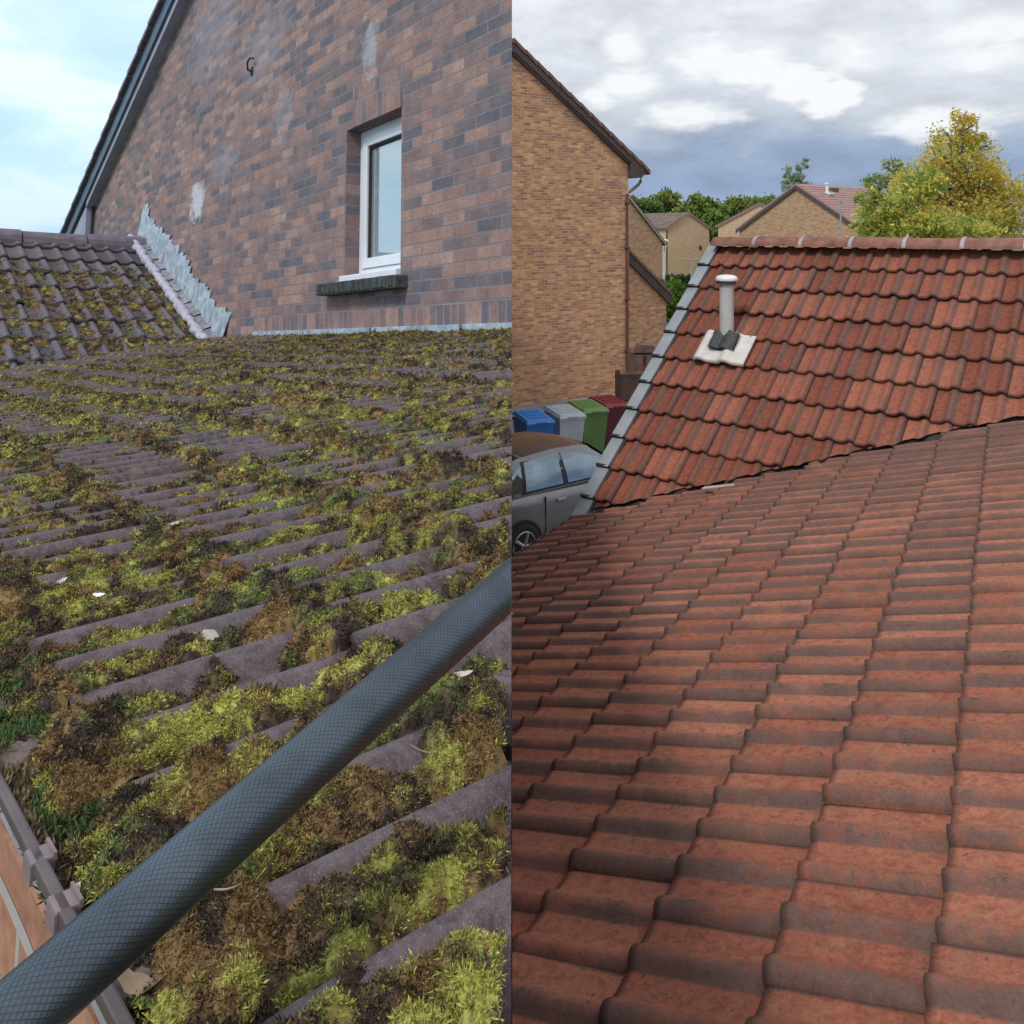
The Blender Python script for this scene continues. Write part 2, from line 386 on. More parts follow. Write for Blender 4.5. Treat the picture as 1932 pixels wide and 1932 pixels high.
M_soffitL = simple('grey_lilac_soffit', (0.30, 0.31, 0.40), 0.6, 0.15, 3)
M_sill = simple('mossy_dark_sill', (0.055, 0.058, 0.062), 0.9, 0.5, 25, bmp=0.8, dirt=((0.13, 0.16, 0.14), 0.5))
M_ground = simple('driveway_paving', (0.30, 0.28, 0.265), 0.9, 0.2, 1.5, bmp=0.3)
M_grass = simple('lawn', (0.075, 0.12, 0.035), 0.95, 0.35, 2.0)
M_asph = simple('asphalt', (0.06, 0.06, 0.062), 0.9, 0.2, 4)
M_fence = simple('brown_fence_board', (0.15, 0.085, 0.065), 0.85, 0.35, 5, bmp=0.4)
M_grayroof = simple('brown_far_roof', (0.15, 0.10, 0.085), 0.9, 0.2, 3)
def glass_mat():
    m, nt, b = newmat('window_glass')
    b.inputs['Base Color'].default_value = (0.75, 0.86, 0.92, 1); b.inputs['Roughness'].default_value = 0.02
    b.inputs['Transmission Weight'].default_value = 0.7; b.inputs['Metallic'].default_value = 0.3
    return m
M_glass = glass_mat()
M_darkglass = simple('dark_glass', (0.02, 0.025, 0.03), 0.05, 0.1, 1, spec=0.9)
M_blind = simple('pale_blind_slat', (0.74, 0.78, 0.8), 0.5, 0.05, 3)

# ------------------------------------------------------------------ tiles
def roll_profile(p, mode=0):
    """p: phase over one 150 mm roll, 0..1 -> (height 0..1, crest mask)"""
    q = (p % 1.0)
    if mode:
        if mode == 2: q = 1 - q
        h = np.where(q < 0.50, np.sin(np.pi * np.clip(q / 0.50, 0, 1) ** 0.78) ** 1.1, -0.08 * np.sin(np.pi * (q - 0.50) / 0.50))
        m = np.where(q > 0.985, 1.0, 1 - np.clip((q - 0.06) / 0.42, 0, 1))
        return h, np.clip(m, 0, 1) * 0.95
    roll = np.where(q < 0.50, np.sin(np.pi * np.clip(q / 0.50, 0, 1) ** 0.85) ** 1.15, 0)
    pan = np.where(q >= 0.50, -0.08 * np.sin(np.pi * (q - 0.50) / 0.50), 0)
    return roll + pan, np.clip(roll * 1.05, 0, 1)
def tile_roof(name, o, ax, dn, nr, s0, ncol, nrow, wroll, g, mat, parent, clip=None, hroll=0.026, lift=0.026, keep=None, offs=True, jit=1.0, seed=1, nx=11, d0=0.0, mode=0):
    rng = np.random.default_rng(seed)
    o = np.array(o); ax = np.array(ax); dn = np.array(dn); nr = np.array(nr)
    w = 2 * wroll
    ss = np.concatenate([np.linspace(0, 1, nx * 2 + 1)])
    ts = np.array([-0.06, 0.3, 0.65, 0.93, 1.0])
    Vs, Fs, Cs = [], [], []; base = 0
    k = wroll / 0.15
    for r in range(nrow):
        off = (wroll if (offs and r % 2) else 0.0)
        for c in range(-1, ncol):
            sa = s0 + c * w + off
            ctr = o + ax * (sa + w / 2) + dn * (d0 + (r + .5) * g)
            if keep is not None and not keep(ctr): continue
            jr = rng.normal(0, 1, 5) * jit
            S, Tt = np.meshgrid(ss * (w - 0.0022 * k), ts, indexing='xy')
            hp, cm = roll_profile(S / wroll, mode)
            h = hp * hroll * k + lift * k * Tt * (1 + 0.07 * jr[0]) + 0.0018 * jr[1] * k + (S - w / 2) * 0.004 * jr[2]
            h = np.where(Tt >= 1.0, h - 0.002 * k, h)
            d = d0 + r * g + Tt * g + 0.0025 * jr[3] * k + (S - w / 2) * 0.006 * jr[4]
            P = o + ax * (sa + S)[..., None] + dn * d[..., None] + nr * h[..., None]
            n = len(ss); m = len(ts)
            nose = P[-1] - nr * (0.021 * k) - dn * 0.001          # skirt under the nose
            side = P[:, -1] - nr * (0.010 * k); side0 = P[:, 0] - nr * (0.010 * k)
            V = np.concatenate([P.reshape(-1, 3), nose, side, side0])
            idx = np.arange(n * m).reshape(m, n)
            F = [np.stack([idx[:-1, :-1], idx[1:, :-1], idx[1:, 1:], idx[:-1, 1:]], -1).reshape(-1, 4)]
            ni = n * m + np.arange(n)
            F.append(np.stack([idx[-1, :-1], ni[:-1], ni[1:], idx[-1, 1:]], -1))
            si = n * m + n + np.arange(m)
            F.append(np.stack([idx[:-1, -1], idx[1:, -1], si[1:], si[:-1]], -1))
            s2 = si + m
            F.append(np.stack([idx[:-1, 0], s2[:-1], s2[1:], idx[1:, 0]], -1))
            r1, r2 = rng.random(2)
            C = np.zeros((len(V), 4)); C[:, 0] = r1; C[:, 3] = r2
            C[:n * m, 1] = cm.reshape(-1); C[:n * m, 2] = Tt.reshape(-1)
            C[n * m:, 1] = 0.5; C[n * m:, 2] = 1.0
            Vs.append(V); Fs.append(np.concatenate(F) + base); Cs.append(C); base += len(V)
    return np_mesh(name, np.concatenate(Vs), np.concatenate(Fs), mat, parent, {'tc': np.concatenate(Cs)}, True, clip)

# ================================================================== GROUND
gm = MB(); gm.add([(-400, -60, 0), (400, -60, 0), (400, 700, 0), (-400, 700, 0)], [(0, 1, 2, 3)])
tag(gm.build('ground', M_grass, None, flip=False), kind='structure')
gm = MB(); gm.add([(-4, 6, .004), (9, 6, .004), (9, 26.5, .004), (-4, 26.5, .004)], [(0, 1, 2, 3)])
tag(gm.build('driveway', M_ground, None, flip=False), kind='structure')
gm = MB(); gm.add([(2, 28, .004), (40, 34, .004), (40, 41, .004), (2, 37, .004)], [(0, 1, 2, 3)])
tag(gm.build('road', M_asph, None, flip=False), kind='structure')

# ================================================================== LEFT PROPERTY (mossy roof under a brick gable)
hL = Vector((-0.612336494528718, 0.7830227620444937, -0.10917587457168995))
qL = Vector((0.7905463647428487, 0.6079976313965686, -0.07331661072382775))
zL = Vector((-0.008970098112523783, 0.131203027161626, 0.9913149363363175))
OL = Vector((-0.0717270065459489, 6.376235159198962, -0.7494061132361748 + 4.8))
FL = Matrix(((-hL.x, qL.x, zL.x, OL.x), (-hL.y, qL.y, zL.y, OL.y), (-hL.z, qL.z, zL.z, OL.z), (0, 0, 0, 1)))
def LP(x, y, z): return FL @ Vector((x, y, z))
aN = 0.13545448820599731; cN, sN = math.cos(aN), math.sin(aN)
def frameL(x, y, z): M = FL.copy(); M.translation = LP(x, y, z); return M

# ---- gable house
house = empty('gable_house', frameL(-6, 0, -3.6), 'brown and purple brick gable end house with one narrow white window, above the mossy roof', 'house')
X0, X1, Z0, Z1 = -2.62, -1.515, 0.50, 2.05      # window opening
def rake(x): return 2.76 + (x + 14.115) * 0.4234
wl = MB(FL)
TH = 0.30
def cell(xa, xb, zf, zt):   # wall piece
    wl.prism([(xa, zf), (xb, zf), (xb, zt(xb)), (xa, zt(xa))], 0, TH)
cell(-15.6, X0, -3.6, rake); cell(X0, X1, -3.6, lambda x: Z0)
cell(X0, X1, Z1, rake); cell(X1, 1.6, -3.6, rake)
wl.build('wall', M_brickL, house, LEFTCLIP)
# wall returns so that the house has depth
wl = MB(FL); wl.box((-15.6, TH, -3.6), (-15.3, 7, 2.1)); wl.build('side_wall', M_brickL, house, LEFTCLIP)
# the soldier courses: above the window, and above the flashing
sb = MB(FL); sb.box((X0 + 0.13, -0.004, Z1 + 0.004), (X1 + 0.02, 0.05, Z1 + 0.40)); sb.build('window_lintel', M_soldier, house, LEFTCLIP)
sb = MB(FL); sb.box((-5.0, -0.004, -0.02), (1.6, 0.05, 0.20)); sb.build('soldier_course', M_soldier, house, LEFTCLIP)
# barge board, box end, verge tiles
def rk(x, d): return rake(x) + d
bb = MB(FL); bb.prism([(-15.9, rk(-15.9, 0.12)), (-2, rk(-2, 0.12)), (-2, rk(-2, 0.42)), (-15.9, rk(-15.9, 0.42))], -0.22, -0.17); bb.build('barge_board', M_fasciaL, house, LEFTCLIP)
bb = MB(FL); bb.prism([(-14.15, rk(-14.15, -0.02)), (-2, rk(-2, -0.02)), (-2, rk(-2, 0.14)), (-14.15, rk(-14.15, 0.14))], -0.175, 0.02); bb.build('soffit', M_soffitL, house, LEFTCLIP)
bb = MB(FL); bb.prism([(-14.15, 2.80), (-14.15, 1.5), (-15.8, 1.5), (-15.9, 2.1)], -0.16, 0.02); bb.build('box_end', M_soffitL, house, LEFTCLIP)
bb = MB(FL); bb.tube([(-14.1, -0.05, rake(-14.1)), (-14.1, -0.05, 1.2)], 0.028, 8); bb.build('cable', M_darkverge, house)
vt = MB(FL)
x = -16.25
while x < -2:
    x2 = x + 0.62
    vt.prism([(x, rk(x, 0.43)), (x2 + 0.04, rk(x2 + .04, 0.40)), (x2 + 0.04, rk(x2 + .04, 0.47)), (x, rk(x, 0.52))], -0.30, 7.0)
    x = x2
vt.build('roof', M_ridgeL, house, LEFTCLIP)
# other slope of the roof, out of frame above, closing the volume
# ---- window
wn = MB(FL); d = 0.16
f = 0.075
wn.box((X0 + 0.0, d, Z0 + .05), (X0 + f, d + 0.09, Z1), 0.008); wn.box((X1 - f, d, Z0 + .05), (X1, d + 0.09, Z1), 0.008)
wn.box((X0 + f, d, Z1 - f), (X1 - f, d + 0.09, Z1), 0.008); wn.box((X0 + f, d, Z0 + .05), (X1 - f, d + 0.09, Z0 + .05 + f), 0.008)
win = wn.build('window', M_white, house)
wn = MB(FL); a0, a1, b0, b1 = X0 + f + .004, X1 - f - .004, Z0 + .05 + f + .004, Z1 - f - .004; s = 0.10
wn.box((a0, d - .02, b0), (a0 + s, d + 0.06, b1), 0.012); wn.box((a1 - s, d - .02, b0), (a1, d + 0.06, b1), 0.012)
wn.box((a0 + s, d - .02, b1 - s), (a1 - s, d + 0.06, b1), 0.012); wn.box((a0 + s, d - .02, b0), (a1 - s, d + 0.06, b0 + s), 0.012)
wn.build('sash', M_white, win)
wn = MB(FL); g = 0.022
for bx in (((a0 + s, b0 + s), (a0 + s + g, b1 - s)), ((a0 + s + g, b1 - s - g), (a1 - s, b1 - s))):
    wn.box((bx[0][0], d + .004, bx[0][1]), (bx[1][0], d + .05, bx[1][1]))
wn.build('gasket', M_darkverge, win)
wn = MB(FL); wn.box((a0 + s, d + .03, b0 + s), (a1 - s, d + .045, b1 - s)); wn.build('pane', M_glass, win)
wn = MB(FL)
zz = b0 + s + .01
while zz < b1 - s:
    wn.add([(a0 + s, d + .10, zz), (a1 - s, d + .10, zz), (a1 - s, d + .125, zz + .026), (a0 + s, d + .125, zz + .026)], [(0, 1, 2, 3)]); zz += 0.036
wn.box((a0 + s, d + .13, b0), (a1 - s, d + .14, b1))
wn.build('blind', M_blind, win)
wn = MB(FL); wn.box((X0 - .02, -0.05, Z0 - .01), (X1, d + .05, Z0 + .055), 0.01); wn.build('window_board', M_white, win)
sl_ = MB(FL); sl_.box((X0 - .36, -0.13, Z0 - .13), (X1 + .13, 0.12, Z0 - .012), 0.012)
for i in range(60):
    x = random.uniform(X0 - .34, X1 + .1); r = random.uniform(.012, .03)
    sl_.box((x - r, -.14, Z0 - .10 - r * .6), (x + r, -.11 + r, Z0 - .02 + r * .3), r * .3)
sl_.build('sill', M_sill, house)
# ---- lead flashing along the foot of the wall
fl = MB(FL)
for i in range(5):
    xa = -5.0 + i * 1.5
    fl.box((xa, -0.028 - .003 * (i % 2), -0.05), (xa + 1.46, -0.006, 0.035), 0.004)
    fl.box((xa, -0.07, -0.055), (xa + 1.46, -0.01, -0.035))
tag(fl.build('lead_flashing', M_lead, None, LEFTCLIP), 'pale grey lead flashing strip along the foot of the brick gable, above the moss', 'flashing')
# ---- wall hook
hk = MB(FL); hk.tube([(-5.33, 0.0, 3.38), (-5.33, -.06, 3.40), (-5.33, -.07, 3.50), (-5.26, -.06, 3.54), (-5.18, -.05, 3.51)], 0.014, 6)
hk.box((-5.36, -.015, 3.34), (-5.30, 0.0, 3.44))
tag(hk.build('wall_hook', M_darkverge), 'small dark bent metal hook fixed high on the brick gable', 'hook')

# ---- left cross roof with its ridge against the gable
lroof = empty('side_wing', frameL(-7.5, -2.5, -3.6), 'low side wing roofed in grey violet pantiles, its ridge running into the brick gable', 'building')
CL = LP(-10.109, 0, 1.642)
nX, nZ = 0.9172715, -0.3982624
dn = (FL.to_3x3() @ Vector((nX, 0, nZ))); ax = (FL.to_3x3() @ Vector((0, -1, 0))); nr = (FL.to_3x3() @ Vector((-nZ, 0, nX)))
dn.normalize(); nr.normalize()
tile_roof('roof', CL + nr * -0.06, ax, dn, nr, 0.38, 12, 10, 0.25, 0.605, M_tileLL, lroof, hroll=0.024, lift=0.026, seed=4, d0=-0.055, jit=1.4)
rd = MB(FL)
for i in range(12):
    y0 = -0.05 - i * 0.92; pts = []
    for k in range(9):
        t = math.pi * k / 8; pts.append((-10.06 + 0.34 * math.cos(t) - 0.0, 1.50 + 0.20 * math.sin(t)))
    pts += [(-10.06 - .34, 1.38), (-10.06 + .34, 1.30)]
    pp = [(p[0] + 0.0, p[1] + (-.02 if i % 2 else 0)) for p in pts]
    rd.prism(pp, y0, y0 - 0.90)
rr = rd.build('ridge', M_ridgeL, lroof)
rd = MB(FL)
rd.prism([(-10.5, 1.4), (-4.4, -1.2), (-4.4, -3.6), (-10.5, -3.6)], -0.3, -11); rd.build('wall', M_brickL, lroof)
# lead up the verge against the wall, toothed above
vd = Vector((nX, 0, nZ)); vn = Vector((-nZ, 0, nX))
lf = MB(FL)
def VP(t, o_, y): p = Vector((-10.109, 0, 1.642)) + vd * t + vn * o_; return (p.x, y, p.z)
L_ = 4.75; nT = 34
for i in range(nT):
    t0 = -0.30 + i * L_ / nT; t1 = t0 + L_ / nT * 1.02
    hgt = 0.54 + random.uniform(-.07, .06) + (0.12 if i < 2 else 0) - (0.10 if i > 19 else 0)
    yv = -.012 - .006 * (i % 3)
    V = [VP(t0, .02, yv - .05), VP(t1, .02, yv - .05), VP(t1 + .03, hgt * .8, yv - .005), VP(t1 + .02 + random.uniform(-.05, .06), hgt, yv), VP(t0 - .02, hgt * .84, yv - .02)]
    V += [(p[0], p[1] + .012, p[2]) for p in V]
    lf.add(V, [(0, 1, 2, 3, 4), (9, 8, 7, 6, 5)] + [(k, (k + 1) % 5, (k + 1) % 5 + 5, k + 5) for k in range(5)])
lfo = lf.build('stepped_flashing', M_lead, None)
tag(lfo, 'ragged pale blue lead flashing climbing the gable above the side wing roof', 'flashing')
mf = MB(FL)
pts = []; rads = []
for i in range(80):
    t = -0.1 + i * 0.059
    pts.append(Vector(VP(t, .03 + random.uniform(-.012, .012), -.23 + .02 * math.sin(i * 1.7)))); rads.append(.060 + random.uniform(-.018, .018))
mf.tube(pts, rads, 8)
tr = MB(FL)
for i in range(30):
    t0 = -.1 + i * .158; y_ = .02 * math.sin(i * 2.1)
    tr.add([VP(t0, .02, -.23), VP(t0 + .165, .02, -.23), VP(t0 + .165, .09 + y_, -.02), VP(t0, .09 + y_, -.02)], [(0, 1, 2, 3)])
tag(mf.build('mortar_fillet', M_leadp), 'lumpy pale mortar fillet down the edge of the side wing roof', 'fillet')
tro = tr.build('valley_strip', simple('dirty_lead_strip', (0.24, 0.24, 0.27), 0.7, 0.5, 10, bmp=.5, dirt=((.10, .075, .07), .8)), lroof, flip=False)

# ---- near mossy roof
nroof = empty('mossy_building', frameL(0, -1.8, -3.6), 'low building with a shallow pantile roof thickly grown over with moss', 'building')
R3 = FL.to_3x3()
axN = R3 @ Vector((1, 0, 0)); dnN = R3 @ Vector((0, -cN, -sN)); nrN = R3 @ Vector((0, -sN, cN))
ON = LP(0, 0, 0)
GN, WN, NR_, HR, LF = 0.307, 0.118, 12, 0.036, 0.026
NS0 = -6.3
tile_roof('roof', ON - nrN * 0.045, axN, dnN, nrN, NS0, 49, NR_, WN, GN, M_tileL, nroof, clip=LEFTCLIP, hroll=HR, lift=LF, seed=9, offs=True, jit=1.3, nx=10)
FG = FL @ Matrix.Translation((4.36, -3.72, 0)) @ Matrix.Rotation(R(3.0), 4, 'Z') @ Matrix.Translation((-4.36, 3.72, 0))
wb = MB(FL); wb.prism([(-6.3, -3.6), (3.0, -3.6), (3.0, -0.578), (-6.3, -0.578)], -3.62, -3.40)
wb.build('wall', M_bricklow, nroof, LEFTCLIP)
wb = MB(FG); wb.prism([(2.9, -3.6), (5.2, -3.6), (5.2, -0.578), (2.9, -0.578)], -3.702, -3.45)
wb.build('wall', M_bricklow, nroof, LEFTCLIP)
wb = MB(FL); wb.add([(-6.2, -.05, -.12), (5.2, -.05, -.12), (5.2, -3.60, -.60), (-6.2, -3.60, -.60)], [(0, 1, 2, 3)]); wb.build('roofing_felt', M_darkverge, nroof, LEFTCLIP, flip=False)
# end wall on the boundary, below the roof
def xb(y, z): return (-0.035 - OL.x - qL.x * y - zL.x * z) / (-hL.x)
wb = MB(FL); V = []
for dx in (0, -.2):
    for y_, z_ in ((-3.6, -3.6), (-.02, -3.6), (-.02, -.15), (-3.6, -.62)): V.append((xb(y_, z_) + dx, y_, z_))
wb.add(V, [(0, 1, 2, 3), (7, 6, 5, 4), (0, 4, 5, 1), (1, 5, 6, 2), (2, 6, 7, 3), (3, 7, 4, 0)]); wb.build('end_wall', M_brickL, nroof)
# gutter
gt = MB(FG)
def half_gutter(mb, x0, x1, yc, zc, r, th=.004, n=10):
    prof = [(yc + r * math.cos(math.pi + math.pi * k / n), zc + r * math.sin(math.pi + math.pi * k / n)) for k in range(n + 1)]
    prof[0] = (prof[0][0], prof[0][1]); 
    inner = [(yc + (p[0] - yc) * (1 - th / r), zc + (p[1] - zc) * (1 - th / r)) for p in prof]
    pr = prof + inner[::-1]; m = len(pr)
    V = [(x0, p[0], p[1]) for p in pr] + [(x1, p[0], p[1]) for p in pr]
    F = [[k, (k + 1) % m, (k + 1) % m + m, k + m] for k in range(m)] + [list(range(m))[::-1], [k + m for k in range(m)]]
    mb.add(V, F, smooth=False)
GY, GZ, GR = -3.684, -0.512, 0.036
M_gut = simple('violet_brown_gutter', (0.075, 0.05, 0.052), 0.4, 0.3, 8, dirt=((0.17, 0.13, 0.135), 0.4))
half_gutter(gt, 2.6, 5.2, GY, GZ, GR)
gt.box((2.6, GY - GR - .004, GZ - .004), (5.2, GY - GR + .006, GZ + .006), .002)
gut = empty('gutter', frameL(4, GY, GZ - GR), 'brown plastic gutter choked with dead moss and leaves, along the mossy eave', 'gutter')
gt.build('trough', M_gut, gut, LEFTCLIP)
M_clip = simple('pinkish_clip', (0.21, 0.15, 0.16), 0.5, 0.25, 30)
for xc in (4.284, 4.362):
    cp = MB(FG); cp.box((xc - .0125, GY - GR - .006, GZ - .008), (xc + .0125, GY - GR + .012, GZ + .006), .0015)
    cp.box((xc - .0125, GY - GR - .0065, GZ - .011), (xc + .0125, GY - GR - .004, GZ + .004))
    cp.box((xc - .014, GY - GR + .010, GZ + .003), (xc + .014, GY - GR + .0125, GZ + .009))
    cp.build('clip', M_clip, gut)
fs = MB(FG); fs.box((2.9, -3.700, -.575), (5.2, -3.66, -.555)); fs.build('fascia', simple('grey_lilac_board', (.30, .27, .31), .6, .2, 8), nroof, LEFTCLIP)

# ---- moss: cushions (height field) and leafy shoots, one mass that nobody could count
def moss_mat():
    m, nt, b = newmat('moss')
    a = nn(nt, 'ShaderNodeAttribute', attribute_name='mc')
    co = objco(nt)
    c = mix(nt, 1.0, a.outputs['Color'], ramp(nt, noise(nt, co, 90, 4, 0.7), [(0.3, 0.65), (0.7, 1.3)]), 'MULTIPLY')
    lk(nt, c, b.inputs['Base Color']); b.inputs['Roughness'].default_value = 0.9; b.inputs['Specular IOR Level'].default_value = 0.15
    return m
M_moss = moss_mat()
PAL = np.array([(0.40, 0.385, 0.095), (0.30, 0.275, 0.07), (0.20, 0.185, 0.06), (0.14, 0.105, 0.05), (0.22, 0.135, 0.06), (0.105, 0.066, 0.048), (0.05, 0.036, 0.03), (0.13, 0.16, 0.055)])
def moss_color(s, b, thick, cid, rnd, dark):
    n1 = fbm(s * 7, b * 7, 50, 3); n2 = fbm(s * 34, b * 34, 61, 3)
    v = (n1 - 0.5) * 1.05 + (n2 - 0.5) * 2.2 + (cid - 0.5) * 1.1 + np.clip(thick / 0.03, 0, 1.2) * 0.45 - 0.12 - dark + (rnd - .5) * 1.25
    idx = np.full(s.shape, 6)
    for th, k in ((-0.62, 5), (-0.36, 3), (-0.05, 2), (0.2, 1), (0.55, 0)): idx = np.where(v > th, k, idx)
    rust = fbm(s * 19 + 40, b * 19, 77, 3) + (rnd - .5) * .22
    idx = np.where((rust > 0.60) & (idx > 0), 4, idx)
    grn = fbm(s * 15 + 9, b * 15 + 70, 88, 3) + (rnd - .5) * .14
    idx = np.where((grn > 0.61) & (idx > 0) & (idx < 4), 7, idx)
    return PAL[idx]
def grow(name, o, ax, dn, nr, s0, w, g, hroll, lift, srng, brng, zoff, params, parent=None, clip=None, lods=None, blades=None, seed=3, hide=None):
    o = np.array(o); ax = np.array(ax); dn = np.array(dn); nr = np.array(nr)
    k = w / 0.15
    def base_h(s, b):
        hp, cm = roll_profile((s - s0) / w)
        t = (b / g) % 1.0
        return hp * hroll * k + lift * k * t + zoff, cm, t
    def field(s, b):
        hb, cm, t = base_h(s, b)
        nose = np.exp(-((1 - t) / 0.12) ** 2) * 0.8 + np.exp(-(t / 0.16) ** 2)
        P = o + ax * s[..., None] + dn * b[..., None]
        d = np.linalg.norm(P - EYE, axis=-1)
        n1 = fbm(s * 3.4 + 3, b * 3.4, seed, 3); n2 = fbm(s * 15, b * 15, seed + 5, 3); n3 = fbm(s * 48, b * 48, seed + 9, 2)
        A = params['bias'] + params['pan'] * (1 - cm) + params['nose'] * nose * (.5 + n2) + 1.4 * (n1 - 0.5) + 2.4 * (n2 - 0.5) + 1.3 * (n3 - 0.5)
        A = A + params.get('fn', lambda s, b, d: 0)(s, b, d)
        cov = np.clip(A, 0, 1)
        dm, cid = domes(s / params['cell'], b / params['cell'], seed)
        dm2, c2 = domes(s / (params['cell'] * .38) + 5, b / (params['cell'] * .38), seed + 1)
        sm = cov ** 0.6
        th = sm * (params['h'] * (0.35 + 0.65 * dm) + params['h'] * 0.28 * dm2) * (0.75 + 0.6 * n1)
        fill = (1 - cm) * sm * hroll * 0.3 * k
        th = np.where(cov > 0.01, th + fill + lift * k * 0.92 * np.exp(-t / 0.17) * np.clip(cov * 6, 0, 1), 0)
        return hb + th, th, cid, d, P, t
    Vs, Cs, Fs = [], [], []; base = 0
    for (d0, d1, step) in lods:
        ns = int((srng[1] - srng[0]) / step); nb = int((brng[1] - brng[0]) / step)
        s = srng[0] + np.arange(ns) * step; b = brng[0] + np.arange(nb) * step
        # restrict to the ring's bounding rectangle
        S, B = np.meshgrid(s, b)
        P = o + ax * S[..., None] + dn * B[..., None]; D = np.linalg.norm(P - EYE, axis=-1)
        m = (D >= d0) & (D < d1) & (P[..., 0] < -0.004)
        if hide is not None: m &= ~hide(S, B)
        if not m.any(): continue
        r = np.where(m.any(1))[0]; c = np.where(m.any(0))[0]
        sl1 = slice(r[0], r[-1] + 2); sl2 = slice(c[0], c[-1] + 2)
        S = S[sl1, sl2]; B = B[sl1, sl2]; m = m[sl1, sl2]
        H, th, cid, D, P, t = field(S, B)
        H = np.where(th <= 0, H - 0.004, H)
        jx = (vnoise(S * 400, B * 400, 2) - .5) * step * .7; jy = (vnoise(S * 400, B * 400, 8) - .5) * step * .7
        P = o + ax * (S + jx)[..., None] + dn * (B + jy)[..., None] + nr * H[..., None]
        rnd = vnoise(S / step * .9, B / step * .9, 4)
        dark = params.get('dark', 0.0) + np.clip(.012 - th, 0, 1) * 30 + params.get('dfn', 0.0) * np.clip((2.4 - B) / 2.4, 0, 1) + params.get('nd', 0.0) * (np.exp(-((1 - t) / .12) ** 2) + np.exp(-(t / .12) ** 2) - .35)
        C = moss_color(S, B, th, cid, rnd, dark + .35)  # deeper moss coloured darker: dead brown growth, plus shade painted into the gaps
        idx = np.arange(S.size).reshape(S.shape)
        ok = m[:-1, :-1] & (th[:-1, :-1] + th[1:, :-1] + th[1:, 1:] + th[:-1, 1:] > 0)
        F = np.stack([idx[:-1, :-1], idx[1:, :-1], idx[1:, 1:], idx[:-1, 1:]], -1)[ok]
        used = np.unique(F); mp = np.zeros(S.size, np.int64); mp[used] = np.arange(len(used))
        Vs.append(P.reshape(-1, 3)[used]); Cs.append(C.reshape(-1, 3)[used]); Fs.append(mp[F] + base); base += len(used)
    rng = np.random.default_rng(seed)
    TV, TC = [], []
    for (d0, d1, dens, nbl, ln, wd) in blades:
        area = (srng[1] - srng[0]) * (brng[1] - brng[0]); n = int(area * dens)
        s = rng.uniform(*srng, n); b = rng.uniform(*brng, n)
        P = o + ax * s[:, None] + dn * b[:, None]; D = np.linalg.norm(P - EYE, axis=-1)
        m = (D >= d0) & (D < d1) & (P[:, 0] < -0.003)
        # only what a camera near this one could see (a wide cone)
        m &= (np.abs(P[:, 0]) < 0.80 * P[:, 1] + 0.25)
        if hide is not None: m &= ~hide(s, b)
        s, b = s[m], b[m]
        H, th, cid, D, P, t = field(s, b)
        m = th > 0.002; s, b, H, th, cid, D = s[m], b[m], H[m], th[m], cid[m], D[m]
        e = 0.004
        Hs = field(s + e, b)[0]; Hb = field(s, b + e)[0]
        N = nr - ax * np.clip((Hs - H) / e, -1.5, 1.5)[:, None] - dn * np.clip((Hb - H) / e, -1.5, 1.5)[:, None]; N /= np.linalg.norm(N, axis=1)[:, None]
        P = o + ax * s[:, None] + dn * b[:, None] + nr * (H - 0.001)[:, None]
        rnd = rng.random(len(s))
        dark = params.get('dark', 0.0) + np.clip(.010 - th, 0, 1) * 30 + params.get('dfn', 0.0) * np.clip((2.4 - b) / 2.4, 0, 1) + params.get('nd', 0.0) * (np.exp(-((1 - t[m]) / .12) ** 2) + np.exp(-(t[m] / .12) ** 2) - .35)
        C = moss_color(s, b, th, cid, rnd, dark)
        tall = 0.6 + 0.9 * vnoise(s * 22, b * 22, 5)
        for q in range(nbl):
            dr = rng.normal(0, 1, (len(s), 3)); dr /= np.linalg.norm(dr, axis=1)[:, None]
            dr = N * rng.uniform(0.2, 0.9, len(s))[:, None] + dr * 0.95; dr /= np.linalg.norm(dr, axis=1)[:, None]
            L = ln * rng.uniform(0.45, 1.25, len(s)) * tall
            sd_ = np.cross(dr, rng.normal(0, 1, (len(s), 3))); sd_ /= np.linalg.norm(sd_, axis=1)[:, None]
            root = P + rng.normal(0, ln * .25, (len(s), 3)); wv = sd_ * (wd * rng.uniform(.6, 1.3, len(s)))[:, None] * .5
            tip = root + dr * L[:, None]
            midp = root + dr * (L * .5)[:, None]
            TV.append(np.stack([root, midp + wv, tip, midp - wv], 1).reshape(-1, 3))
            j = rng.uniform(0.75, 1.35, len(s))[:, None]
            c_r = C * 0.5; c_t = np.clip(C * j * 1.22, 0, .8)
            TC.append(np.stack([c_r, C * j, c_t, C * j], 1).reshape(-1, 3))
    TV = np.concatenate(TV); TC = np.concatenate(TC)
    TF = np.arange(len(TV)).reshape(-1, 4) + base
    V = np.concatenate(Vs + [TV]); C = np.concatenate(Cs + [TC]); F = np.concatenate(Fs + [TF])
    C4 = np.ones((len(V), 4)); C4[:, :3] = C
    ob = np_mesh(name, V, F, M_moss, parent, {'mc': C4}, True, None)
    return ob, field
def fnN(s, b, d):
    # barer towards the far left of the roof, thick by the eave and near the camera
    return np.where(d > 2.6, -0.10, 0.0) - 0.35 * np.clip((-0.5 - s) / 3, 0, 1) * (b > 1.2) - 0.10 * np.clip((1.8 - d), 0, 1) + 0.3 * np.clip((b - 3.3) / 0.3, 0, 1)
valleyhide = lambda S, B: S < (-5.98 + 0.31 * B - 0.15)
